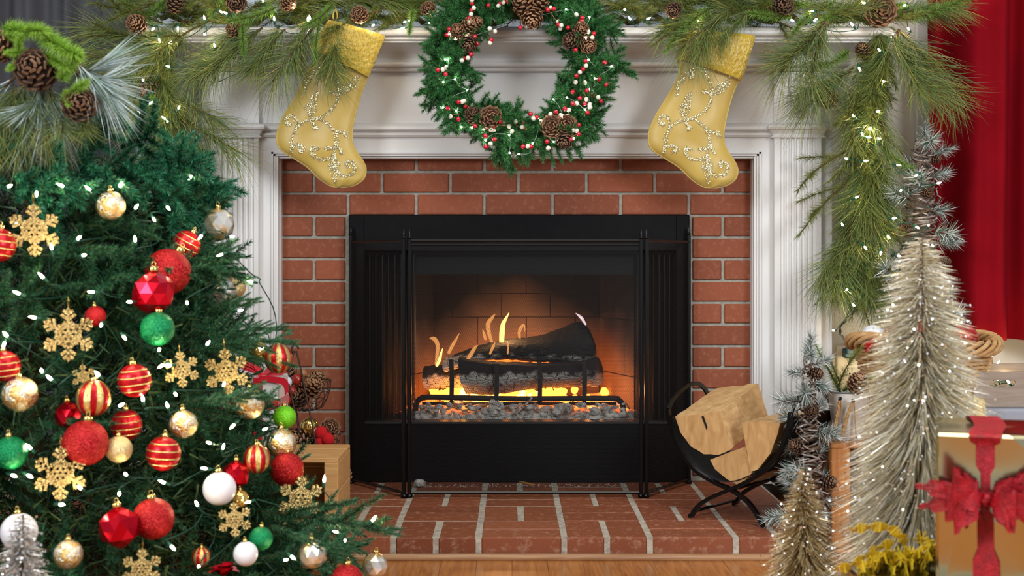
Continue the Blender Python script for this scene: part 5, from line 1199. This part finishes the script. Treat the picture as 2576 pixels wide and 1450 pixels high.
# inner needles fill the crown
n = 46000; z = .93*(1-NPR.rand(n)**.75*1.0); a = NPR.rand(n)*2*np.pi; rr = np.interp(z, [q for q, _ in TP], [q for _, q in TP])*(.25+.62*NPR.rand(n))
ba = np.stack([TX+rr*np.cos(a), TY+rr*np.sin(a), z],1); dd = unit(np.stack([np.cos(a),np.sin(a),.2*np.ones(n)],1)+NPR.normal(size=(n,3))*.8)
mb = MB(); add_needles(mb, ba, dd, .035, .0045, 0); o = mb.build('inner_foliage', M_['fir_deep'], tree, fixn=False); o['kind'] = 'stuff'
nb = 0
def tbranch(tip, d, L_, i=None, roll=None):
    global nb; nb += 1
    i = RN.randrange(5) if i is None else i; base_l = .30+.05*i; sc = L_/base_l
    d = Vector(d).normalized(); return inst('branch', FIR[i], tree, aim(Vector(tip)-d*L_, d, RN.uniform(0,6.28) if roll is None else roll, sc))
# the sprays that stand out against the hearth and mantel
for tip, bs, D in (((622,632),(440,600),2.72),((640,700),(450,640),2.70),((742,830),(500,880),2.62),((655,742),(480,800),2.66),((735,812),(560,840),2.72),((1005,1312),(690,1290),2.60),((905,1340),(680,1400),2.55),((880,1400),(700,1330),2.5),((745,900),(560,900),2.70),((540,520),(380,500),2.72),((700,985),(480,1010),2.5)):
    a = P(*tip, D); b_ = P(*bs, D-.03); tbranch(a, a-b_, (a-b_).length*1.1, roll=RN.uniform(-.5,.5))
zs = []
while nb < 230:
    i = nb-12; front = i < 185
    z = (1-math.sqrt(RN.random()))*1.03*.98 if i % 4 else RN.uniform(.68,.92)
    z = .04+.86*(z/1.03) if z < .9 else min(z,.92)
    ph = RN.uniform(-1.95,1.95) if front else RN.uniform(1.95,4.33)
    u = Vector((math.sin(ph), -math.cos(ph), 0)); r = tr_(z)*RN.uniform(.84,1.0)
    el = RN.uniform(-.15,.45) if z < .74 else RN.uniform(-.5,.10)
    d = u*math.cos(el)+Vector((0,0,1))*math.sin(el)+Vector((-u.y,u.x,0))*RN.uniform(-.35,.35)
    tbranch(Vector((TX,TY,z))+u*r, d, min(.36, .16+r*.30)*RN.uniform(.85,1.1))

M_['topfir'] = needle_mat('lush_top_needles', [S(8,64,44), S(16,92,62), S(30,120,80), S(90,160,120)])
TFIR = [fir_mesh('branch', [M_['topfir'], M_['bark']], .11+.015*i, 6, .020, 3800, .0020, .6, seed=80+i, flat=.0) for i in range(3)]
for i in range(70):                         # dense lush tier under the topper
    z = RN.uniform(.82,.955); ph = RN.uniform(-2.2,2.2); u = Vector((math.sin(ph), -math.cos(ph), 0)); p = Vector((TX,TY,z))+u*(tr_(z)*RN.uniform(.70,.86))
    d = u*RN.uniform(.4,1)+Vector((-u.y,u.x,0))*RN.uniform(-.7,.7)+Vector((0,0,RN.uniform(-.6,.30))); inst('branch', TFIR[i % 3], tree, aim(p, d, RN.uniform(0,6.28), RN.uniform(.8,1.1)))
def on_tree(px, py, out=1.0, pad=0.0):      # first point on the sight line that lies inside the crown scaled by out
    D = 1.4
    while D < 2.75:
        p = P(px, py, D)
        if math.hypot(p.x-TX, p.y-TY) < tr_(p.z)*out+pad: return D
        D += .008
    return 2.72
# ---- ornament kinds, built once at radius 1
M_['redglit'] = glitter_mat('red_glitter', S(150,6,16), S(196,26,28), 34, .42, .5, 1.1)
M_['greenglit'] = glitter_mat('green_glitter', S(0,112,60), S(0,150,88), 34, .4, .5, 1.1)
M_['limeglit'] = glitter_mat('lime_glitter', S(90,190,10), S(140,226,40), 34, .4, .35, .8)
M_['goldglit'] = glitter_mat('gold_glitter', S(206,178,116), S(236,214,160), 34, .35, .6, .9)
M_['pearl'] = mat('white_pearl', S(232,230,234), .35, coat=.3)
M_['redfacet'] = mat('red_metallic', S(206,8,36), .16, .8)
M_['redsatin'] = mat('red_satin', S(196,22,32), .3, .55)
M_['goldband'] = glitter_mat('gold_band', S(206,170,84), S(244,220,150), 60, .25, .85, .7)
M_['mirror'] = mat('gold_mercury_glass', S(232,196,120), .14, .95, col2=S(240,232,214), nscale=2.2, nsharp=(.42,.58), bump=.9, bscale=7)
M_['goldclear'] = mat('gold_silver_facet', S(226,198,140), .12, .7, col2=S(244,242,236), nscale=.8, nsharp=(.45,.55))
M_['goldglass'] = mat('gold_glass', S(224,190,110), .06, .9)
M_['capgold'] = mat('gold_cap', S(226,198,120), .22, 1.0)
M_['flakegold'] = glitter_mat('gold_snowflake_glitter', S(150,120,62), S(216,188,122), 42, .35, .6, 1.2)
def sub(root, name, mb, mm): return mb.build(name, mm, root, fixn=False)
def cap(root):
    m = MB(); m.lathe([(0,.96),(.20,.96),(.21,1.0),(.21,1.15),(.17,1.19),(0,1.20)], 12, caps=False); sub(root,'cap',m,M_['capgold'])
    m = MB(); m.tube([(.09*math.cos(t*.785),0,1.28+.11*math.sin(t*.785)) for t in range(8)], .022, 5, closed=True); sub(root,'loop',m,M_['capgold'])
PROTO = {}
def proto(k):
    if k in PROTO: return PROTO[k]
    r = bpy.data.objects.new('bauble', None); COL.objects.link(r); WL[r.name] = Vector(); PROTO[k] = r
    m = MB()
    if k in ('redglit','greenglit','limeglit','goldglit','pearl'):
        m.sphere((0,0,0),1,28,18); sub(r,'ball',m,M_[k]); cap(r)
    elif k == 'redfacet':
        bm = bmesh.new(); bmesh.ops.create_icosphere(bm, subdivisions=2, radius=1); V = [v.co.copy() for v in bm.verts]; bm.verts.index_update(); F = [tuple(v.index for v in f.verts) for f in bm.faces]; bm.free()
        base = set(range(12)); V = [v*(1.03 if i in base else .93) for i, v in enumerate(V)]
        m.add(V, F); sub(r,'ball',m,M_['redfacet']); cap(r)
    elif k == 'goldfacet':
        rings = []; n = 9
        for i in range(7):
            t = math.pi*(i+.0)/6; rings.append([Vector((math.sin(t)*math.cos(2*math.pi*(j+.5*(i % 2))/n), math.sin(t)*math.sin(2*math.pi*(j+.5*(i % 2))/n), math.cos(t))) for j in range(n)])
        V = [p for q in rings for p in q]; F = []
        for i in range(6):
            for j in range(n):
                k2 = (j+1) % n; a, b_, c, d = i*n+j, i*n+k2, (i+1)*n+j, (i+1)*n+k2
                F += ([(a,c,b_),(b_,c,d)] if i % 2 == 0 and True else [(a,c,d),(a,d,b_)])
        m.add(V, F); sub(r,'ball',m,M_['goldclear']); cap(r)
    elif k == 'mirror':
        m.sphere((0,0,0),1,28,18); sub(r,'ball',m,M_['mirror']); cap(r)
    elif k == 'goldglass':
        m.sphere((0,0,0),1,28,18); sub(r,'ball',m,M_['goldglass']); cap(r)
    elif k == 'bands':
        m.sphere((0,0,0),1,28,18); sub(r,'ball',m,M_['redsatin'])
        for t in (.62,.22,-.20,-.58):
            q = math.sqrt(1-t*t); mb = MB(); mb.lathe([(q*.995,t-.045),(q*1.025,t-.03),(q*1.03,t),(q*1.02,t+.03),(q*.985,t+.045)], 32, caps=False); sub(r,'band',mb,M_['goldband'])
        cap(r)
    elif k == 'stripes':
        m.sphere((0,0,0),1,28,18,sq=(.97,.97,1.06)); sub(r,'ball',m,M_['redsatin'])
        for j in range(8):
            mb = MB(); G = []
            for i in range(13):
                t = .08+(math.pi-.16)*i/12; row = []
                for q in range(5):
                    a = 2*math.pi*(j+.06+.5*q/4)/8; s = 1.012; row.append(Vector((.97*s*math.sin(t)*math.cos(a), .97*s*math.sin(t)*math.sin(a), 1.06*s*math.cos(t))))
                G.append(row)
            mb.grid(G); sub(r,'stripe',mb,M_['goldband'])
        cap(r)
    elif k == 'snowflake':
        th = .045
        def barm(a, b_, w, mbx):
            a, b_ = Vector((a[0],0,a[1])), Vector((b_[0],0,b_[1])); mbx.strip([a, b_], (0,1,0), th*2, w)
        for j in range(6):
            an = math.pi/2+j*math.pi/3; c, s = math.cos(an), math.sin(an); mb = MB()
            def q(u, v): return (c*u-s*v, s*u+c*v)
            barm(q(0,0), q(.98,0), .115, mb)
            for u, l in ((.36,.22),(.58,.34),(.80,.24)):
                for sg in (1,-1): barm(q(u,0), q(u+l*.62, sg*l*.80), .120, mb)
            for sg in (1,-1):
                barm(q(.30,.0), q(.42,sg*.235), .10, mb)
            mb.strip([Vector((q(x_,y_)[0],0,q(x_,y_)[1])) for x_, y_ in ((.90,-.07),(1.04,0),(.90,.07))], (0,1,0), th*2, .09)
            sub(r,'arm',mb,M_['flakegold'])
        mb = MB(); mb.tube([(.30*math.cos(t*.5236),0,.30*math.sin(t*.5236)) for t in range(12)], .062, 6, closed=True); sub(r,'ring',mb,M_['flakegold'])
        mb = MB(); mb.tube([(.0,0,1.0),(-.03,0,1.3),(0,0,1.5),(.03,0,1.3),(.0,0,1.0)], .012, 4); sub(r,'hanging_thread',mb,M_['capgold'])
    return r
used_p = set()
def hang(kind, px, py, dpx, label, out=1.0, tilt=0.0, name=None, D=None, yaw=0.0):
    D = on_tree(px, py, out) if D is None else D; p = P(px, py, D); r = dpx*D/FPX/2
    root = proto(kind)
    if kind in used_p: root = copy_tree(root)
    used_p.add(kind)
    nm = name or ('snowflake_ornament' if kind == 'snowflake' else 'bauble'); root.name = nm
    for k_ in ('label','category','group'):
        if k_ in root: del root[k_]
    view = math.atan2(p.x, p.y-CAMY)
    root.matrix_basis = Matrix.Translation(p) @ Matrix.Rotation(-view+yaw,4,'Z') @ Matrix.Rotation(tilt,4,'Y') @ Matrix.Scale(r,4)
    WL[root.name] = p
    tag(root, label, 'ornament', 'gold snowflakes on the Christmas tree' if kind == 'snowflake' else 'baubles on the Christmas tree'); return root
KP = {}
_proto0 = proto
def proto(k):                                # names change when hung: keep the child table by kind
    r = _proto0(k)
    if k not in KP: KP[k] = [c for c in COL.objects if c.parent == r]
    return r
def copy_tree(o, parent=None):
    k = next(q for q, r in PROTO.items() if r == o); c = o.copy(); COL.objects.link(c)
    for ch in KP[k]:
        d = ch.copy(); COL.objects.link(d); d.parent = c
    return c
H = [
('mirror',278,518,74,'dimpled gold mirror bauble highest on the tree, under the dark green top'),
('snowflake',86,580,126,'gold glitter snowflake highest on the tree, above a red striped bauble'),
('bands',-4,617,86,'red bauble with gold bands cut off by the frame edge beside the highest snowflake'),
('bands',468,616,72,'tilted red gold-banded bauble peeking out above the big red glitter ball'),
('redglit',422,684,116,'large red glitter bauble behind the faceted red bauble, under the tilted banded one'),
('redfacet',386,738,114,'faceted shiny red bauble directly above the green glitter bauble'),
('greenglit',396,828,86,'green glitter bauble hanging below the faceted red bauble'),
('goldfacet',548,566,84,'gold and silver faceted bauble against the white fluted pilaster, the upper one'),
('goldfacet',552,736,86,'gold and silver faceted bauble against the white fluted pilaster, the lower one'),
('goldglit',590,722,58,'gold glitter bauble half hidden behind the lower faceted bauble by the pilaster'),
('snowflake',172,842,128,'gold glitter snowflake hanging above the vertically striped red and gold bauble'),
('redglit',240,796,52,'small red glitter bauble half hidden behind a gold snowflake'),
('bands',12,922,78,'red gold-banded bauble at the frame edge above a gold mirror bauble'),
('mirror',50,992,90,'large gold mirror bauble below the banded bauble at the frame edge'),
('stripes',235,1002,88,'bauble with vertical red and gold stripes above the big red glitter ball'),
('bands',338,958,84,'upright red gold-banded bauble beside the vertically striped one'),
('redfacet',172,1046,72,'small faceted red bauble tucked behind the big red glitter ball'),
('redglit',215,1115,114,'largest red glitter ball, overlapping a pale gold glitter bauble'),
('bands',318,1070,78,'dark red gold-banded bauble partly behind the pale gold glitter bauble'),
('goldglit',299,1131,68,'pale gold glitter bauble between the big red ball and the banded ones'),
('mirror',461,1068,72,'gold mirror bauble alone on dark branches above a banded bauble'),
('bands',411,1142,86,'bright red gold-banded bauble lowest of the banded ones'),
('greenglit',26,1140,84,'green glitter bauble at the frame edge beside a snowflake'),
('snowflake',152,1192,130,'gold glitter snowflake overlapping the underside of the largest red ball'),
('snowflake',456,930,88,'amber gold snowflake beside the pilaster foot, the smaller of two neighbours'),
('snowflake',570,936,112,'pale gold snowflake above the amber mirror bauble near the gift ribbon'),
('snowflake',210,948,58,'little gold snowflake mostly hidden behind the vertically striped bauble'),
('mirror',626,1016,80,'amber gold mirror bauble below the pale snowflake near the gift ribbon'),
('stripes',700,902,72,'red and gold striped bauble at the branch tip above the red ribboned gift'),
('goldglass',652,884,48,'small clear gold bauble touching the striped bauble above the gift'),
('limeglit',716,1050,58,'lime green glitter bauble in front of the wire basket stand'),
('mirror',708,1116,76,'silver and gold mirror bauble under the lime green one'),
('stripes',646,1155,70,'red and gold striped bauble above a faceted red one, left of the crate'.replace(', left of the crate',', near the pale crate')),
('redglit',722,1182,86,'red glitter bauble hanging before the open pale crate'),
('redfacet',592,1196,74,'faceted red bauble half covered by a white bauble'),
('pearl',552,1230,84,'white bauble with a fir tip across it, touching the faceted red one'),
('goldglass',604,1256,46,'small clear gold bauble under the white and faceted red pair'),
('snowflake',756,1256,112,'gold snowflake hanging just before the open front of the pale crate'),
('snowflake',590,1308,84,'gold snowflake between the white bauble and the low green one'),
('greenglit',656,1356,60,'green glitter bauble low on the tree beside a white bauble'),
('pearl',618,1394,62,'white bauble low on the tree under the green glitter one'),
('goldfacet',787,1395,74,'gold faceted bauble low on the tree near the hearth edge'),
('goldfacet',943,1424,66,'gold faceted bauble hanging from the longest branch tip over the wood floor'),
('redglit',872,1462,84,'red glitter bauble at the bottom edge under the longest branch'),
('redfacet',300,1328,108,'big faceted red bauble beside the dark red glitter ball low on the tree'),
('redglit',386,1306,104,'dark red glitter ball beside the big faceted red bauble'),
('pearl',48,1338,92,'white bauble behind the silver tinsel tree'),
('mirror',172,1396,74,'silvery gold mirror bauble hanging by threads beside the silver tinsel tree'),
('snowflake',356,1432,98,'gold snowflake at the bottom edge below the big faceted bauble'),
('stripes',506,1402,48,'small red and gold striped bauble deep in the low branches'),
]
for k, px, py, d, lb in H:
    out = .90 if 'behind' in lb or 'hidden' in lb or 'peeking' in lb or 'tucked' in lb or 'deep' in lb else 1.02
    Dm = {(943,1424):2.60,(548,566):2.74,(552,736):2.72,(590,722):2.80,(700,902):2.70,(755,1256):2.62}.get((px,py))
    if 'half covered' in lb or 'clear gold' in lb: out = .97
    hang(k, px, py, d, lb, out, tilt=.5 if 'tilted' in lb else RN.uniform(-.12,.12), D=Dm, yaw=RN.uniform(-.25,.25))
m = MB(); t0 = P(943,1395,2.60); m.tube([t0+Vector((0,0,-.004)), t0+Vector((.002,0,.03)), P(940,1345,2.60)], .0006, 4); th_ = m.build('hook_wire', M_['capgold']); tag(th_, 'thin wire hook holding the faceted bauble over the wood floor', 'hook')
gb = thing('gift_bow', 'shiny red star ribbon bow at the bottom of the tree', 'bow', P(562,1450,on_tree(562,1440)))
gc = WL[gb.name]
for i in range(14):
    a = i*2.39996; el = .25+.8*(i % 3)/3; d = Vector((math.cos(a)*math.cos(el), math.sin(a)*math.cos(el), math.sin(el))); s = d.cross(Vector((0,0,1))).normalized()*.009
    tip = gc+d*.030; m = MB(); m.add([gc-s*.4,gc+s*.4,gc+d*.018+s+Vector((0,0,.008)),gc+d*.018-s+Vector((0,0,.008)),tip], [(0,1,2,3),(3,2,4)]); m.build('bow_loop', M_['redfacet'], gb, fixn=False)

TL = [(92,483),(228,480),(340,525),(385,548),(45,560),(195,602),(340,608),(208,643),(50,740),(130,628),(236,735),(636,710),(508,592),(580,596),(430,920),(255,816),(18,846),(105,936),(250,946),(310,846),(400,882),(412,917),(520,868),(300,1022),(422,1025),(70,1196),(30,1196),(318,1196),(204,1230),(415,1216),(530,1116),(590,1068),(562,972),(130,956),(497,1272),(430,1374),(500,1426),(664,876),(650,990),(662,1082),(692,1100),(850,1340),(868,1362),(732,1400),(12,862),(482,442),(600,782),(716,1410),(78,1130),(150,1270),(560,1130),(630,1262),(300,1240),(520,1180),(360,1010),(110,700),(440,990),(20,470),(300,470),(420,520),(160,470),(560,640),(90,800),(330,760),(470,760)]
pts = [P(x_,y_,on_tree(x_,y_,1.03)) for x_, y_ in TL]; pts.sort(key=lambda p: (round(p.z*9), (p.x if int(round(p.z*9)) % 2 else -p.x)))
light_string('tree_light_string', 'green corded string of warm mini lights wound round the Christmas tree', 'string lights', pts, lambda i, p: (RN.uniform(-.8,.8), -.5, RN.uniform(-.6,.9)), into=(.0,.11,0), sag=.03, bsc=.82, brk=.16)
light_string('tip_light_string', 'two upright mini lights in green sockets on the branch tips by the crate', 'string lights', [P(815,1214,2.60), P(936,1312,2.56)], lambda i, p: (.1,-.1,1) if i == 0 else (.55,-.2,.8), into=(0,.02,0), sag=.06)

# spray of cones and frosted pine at the tree top
sp_ = thing('tree_topper', 'spray of pine cones, bright green tips and frosted long needles on the tree top', 'tree topper', Vector((TX-.03,TY-.22,1.0)))
TD = 2.50
M_['limefir'] = needle_mat('lime_soft_needles', [S(112,160,50), S(146,190,66), S(176,210,92)], .55)
BRT = [tuft_mesh('sprig', [M_['limefir'], M_['bark']], .10, .026, 1500, .0015, seed=90+i, bend=.12) for i in range(2)]
for k, (a, b_, mm, i, sc) in enumerate((((10,70),(120,95),BRT,1,0),((100,85),(210,150),BRT,1,0),((50,160),(40,95),BRT,0,0),((75,130),(20,140),BRT,0,0),((60,150),(15,175),BRT,1,0),((150,200),(205,130),BRT,0,0),((160,255),(215,195),BRT,0,0),((165,230),(185,275),BRT,1,0),((110,140),(185,165),BRT,1,0),((20,90),(70,110),BRT,0,0),
    ((190,165),(340,225),FLONG,2,1.5),((185,175),(325,262),FLONG,1,1.5),((195,180),(300,285),FLONG,0,1.4),((200,165),(350,200),FLONG,0,1.3),((90,225),(75,330),FLONG,0,1.3),((40,200),(-60,250),FLONG,2,1.3),((100,215),(110,350),FLONG,1,1.4),((60,215),(30,350),FLONG,2,1.3),((120,220),(140,345),FLONG,2,1.2),((70,215),(50,350),PINE,1,1.2),((130,215),(150,330),PINE,2,1.1),((40,215),(10,340),PINE,3,1.2),
    ((90,220),(60,350),PINE,2,1.2),((110,220),(120,360),PINE,3,1.1),((60,210),(-20,330),PINE,4,1.1),((220,250),(200,330),PINE,1,.9))):
    at(sp_, mm, a, b_, TD-(.06 if mm is BRT else 0), TD-(.09 if mm is BRT else .05), sc*TD/3.7*1.05 if mm is not BRT else (P(*a,TD)-P(*b_,TD)).length/.10*1.05, i, k*1.1)
for px, py, d, sc, k in ((92,178,(.05,-1,.15),1.55,1),(200,265,(.3,-.8,.1),1.3,1),(-2,118,(-.4,-.9,.3),1.2,0)): pcone(sp_, P(px,py,TD-.05), d, sc, k)

# ------------------------------------------------------------------ crate, wire stand and gift by the hearth, behind the tree
crate('pale pine slatted crate lying open on the hearth behind the tree', (-.76,CAMY+3.28,HZ), (P(850,0,3.28).x,CAMY+3.53,P(0,1153,3.28).z), M_['pine'], post=.034)
zc = P(0,1153,3.28).z
gq = thing('gift_box', 'white gift with red ribbon on top of the pale crate behind the tree', 'gift', (-.66,CAMY+3.42,zc), 'wrapped gifts')
wx0, wx1, wy0, wy1, wz = P(505,0,3.36).x, P(700,0,3.36).x, CAMY+3.35, CAMY+3.51, P(0,952,3.36).z
m = MB(); m.cbox((wx0,wy0,zc),(wx1,wy1,wz),.003); m.build('wrapped_box', mat('white_wrap', S(232,228,222), .35), gq)
M_['redribbon'] = mat('red_satin_ribbon', S(206,24,44), .35, sheen=.3)
m = MB(); q = wx1-.05; m.box((q-.012,wy0-.0015,zc+.002),(q+.012,wy1+.0015,wz+.0015)); m.build('ribbon', M_['redribbon'], gq)
m = MB(); q = (zc+wz)/2+.03; m.box((wx0-.0015,wy0-.002,q-.012),(wx1+.0015,wy1+.0015,q+.012)); m.build('ribbon', M_['redribbon'], gq)
for i in range(6):
    s = 1 if i % 2 else -1; kc = Vector((wx1-.05, (wy0+wy1)/2, wz+.004)); d = Vector((s*1.0, RN.uniform(-.9,.6), RN.uniform(.1,.7))).normalized()
    ribbon([kc, kc+d*.03+Vector((0,0,.012)), kc+d*.06+Vector((0,0,.008)), kc+d*.062-Vector((0,0,.004)), kc+d*.03, kc], Vector((.1*s,.6,.8)).normalized(), .012, M_['redribbon'], gq, 'bow_loop')
ribbon([Vector((wx1-.05,wy0-.004,wz)), P(712,960,3.34), P(722,990,3.33)], (.6,0,.8), .009, M_['redribbon'], gq, 'ribbon_tail')

M_['rust'] = mat('rusty_wire', S(74,56,46), .7, .4)
ws = thing('wire_basket_stand', 'three-tier rusty wire basket stand by the brick surround behind the crate', 'basket', (P(752,0,3.70).x,CAMY+3.70,HZ))
sx_, sy_ = P(752,0,3.70).x, CAMY+3.70
TIER = []
for (py, rpx, dep) in ((958,80,74),(1092,104,60),(1208,128,84)):
    c = Vector((sx_, sy_, P(0,py,3.70).z)); r = rpx*3.70/FPX; h = dep*3.70/FPX; TIER.append((c,r,h)); m = MB()
    bkt = None
    ringp = [c+Vector((r*math.cos(t*.2094), r*math.sin(t*.2094), 0)) for t in range(30)]
    m.tube(ringp, .0022, 5, closed=True); bkt = m.build('wire_basket', M_['rust'], ws)
    for j in range(18):
        a = j*2*math.pi/18; mm = MB(); mm.tube([c+Vector((r*k*math.cos(a+tw), r*k*math.sin(a+tw), -h*z_)) for k, z_, tw in ((1,0,0),(.98,.3,.12),(.90,.6,-.06),(.74,.9,.1),(.5,1,0),(0,1,0))], .0012, 4); mm.build('wire', M_['rust'], bkt)
    for z_, k in ((.35,.975),(.68,.87)):
        mm = MB(); mm.tube([c+Vector((r*k*math.cos(t*.2094), r*k*math.sin(t*.2094), -h*z_+.004*math.sin(t*2.1))) for t in range(30)], .0012, 4, closed=True); mm.build('wire', M_['rust'], bkt)
top = P(742,884,3.70)
for dx, dy_, e in ((-.012,-.100,760),(.035,-.11,800),(-.05,.10,720)):
    m = MB(); m.tube(bez([top+Vector((dx*.1,0,.0)), top+Vector((dx*.5,dy_*.3,-.03)), Vector((sx_+dx*.9,sy_+dy_,P(0,960,3.7).z)), Vector((P(e,0,3.6).x, sy_+dy_*1.15, P(0,1120,3.6).z)), Vector((P(e,0,3.6).x+dx, sy_+dy_*1.2, HZ+.004))],6), .0024, 5); m.build('upright', M_['rust'], ws)
m = MB(); m.tube([top+Vector((.010*math.cos(t*.6),0,.006+.010*math.sin(t*.6))) for t in range(9)], .0026, 6); m.build('hook', M_['rust'], ws)
def basket_item(kind, px, py, D, dpx, label, d=(0,-1,.2), k=0):
    p = P(px,py,D)
    if kind == 'cone': tag(inst('pine_cone', CONE[k], None, zaim(p-Vector(d).normalized()*.02*dpx/46, d, dpx/46*.95*D/3.7)), label, 'pine cone', 'pine cones in the wire baskets')
    else:
        mb = MB(); mb.sphere(p, dpx*D/FPX/2, 16, 10, sq=(1,1,1.05)); tag(mb.build({'nut':'acorn','pom':'pompom'}.get(kind,'ornament_ball'), M_[{'nut':'nut','red':'rednut','white':'whiteglit','gold':'goldglass','pom':'pom'}[kind]]), label, 'ornament', 'small ornaments in the wire baskets')
M_['nut'] = mat('tan_nut', S(176,128,84), .3, col2=S(150,100,60), nscale=30); M_['rednut'] = mat('dark_red_nut', S(150,40,26), .25); M_['pom'] = mat('red_pompom', S(214,14,26), .95, bump=1, bscale=500)
for a in (
 ('cone',780,975,3.62,62,'brown pine cone at the outer edge of the top wire basket',(.5,-.5,.7),0),('cone',795,960,3.66,52,'pine cone lying across the back of the top wire basket',(.3,-.3,.9),0),('cone',750,1000,3.63,60,'dark pine cone in the middle of the top wire basket',(-.2,-.8,.3),1),('cone',725,945,3.68,56,'pine cone behind the white ball in the top wire basket',(-.4,-.4,.8),0),
 ('white',721,962,3.61,28,'white glitter ball in the top wire basket'),('red',748,956,3.62,30,'dark red nut ornament beside the white ball in the top wire basket'),('red',735,985,3.61,24,'dark red nut low in the top wire basket'),('red',722,1006,3.60,26,'dark red nut nearest the gift ribbon in the top wire basket'),('nut',762,942,3.64,24,'tan acorn at the back of the top wire basket'),('nut',777,963,3.61,26,'tan acorn in front of the cones in the top wire basket'),
 ('cone',762,1105,3.62,66,'large pine cone under the gold ball in the middle wire basket',(-.5,-.7,.2),0),('cone',830,1078,3.62,46,'open pine cone showing its rosette in the middle wire basket',(.1,-1,.3),2),('gold',778,1074,3.62,46,'shiny gold ball in the middle wire basket'),('pom',808,1090,3.60,34,'red pompom beside the open pine cone'),('pom',825,1106,3.59,32,'red pompom at the front of the middle wire basket'),('white',794,1086,3.61,18,'tiny white ball between the gold ball and red pompom'),('pom',806,1112,3.60,30,'red pompom lowest in the middle wire basket'),
 ('cone',862,1196,3.60,42,'pine cone on the rim of the lowest wire basket',(.3,-.6,.6),2),('white',856,1213,3.58,22,'small white ball in the lowest wire basket')):
    basket_item(a[0], a[1], a[2], a[3], a[4], a[5], *(a[6:] if len(a) > 6 else ()))
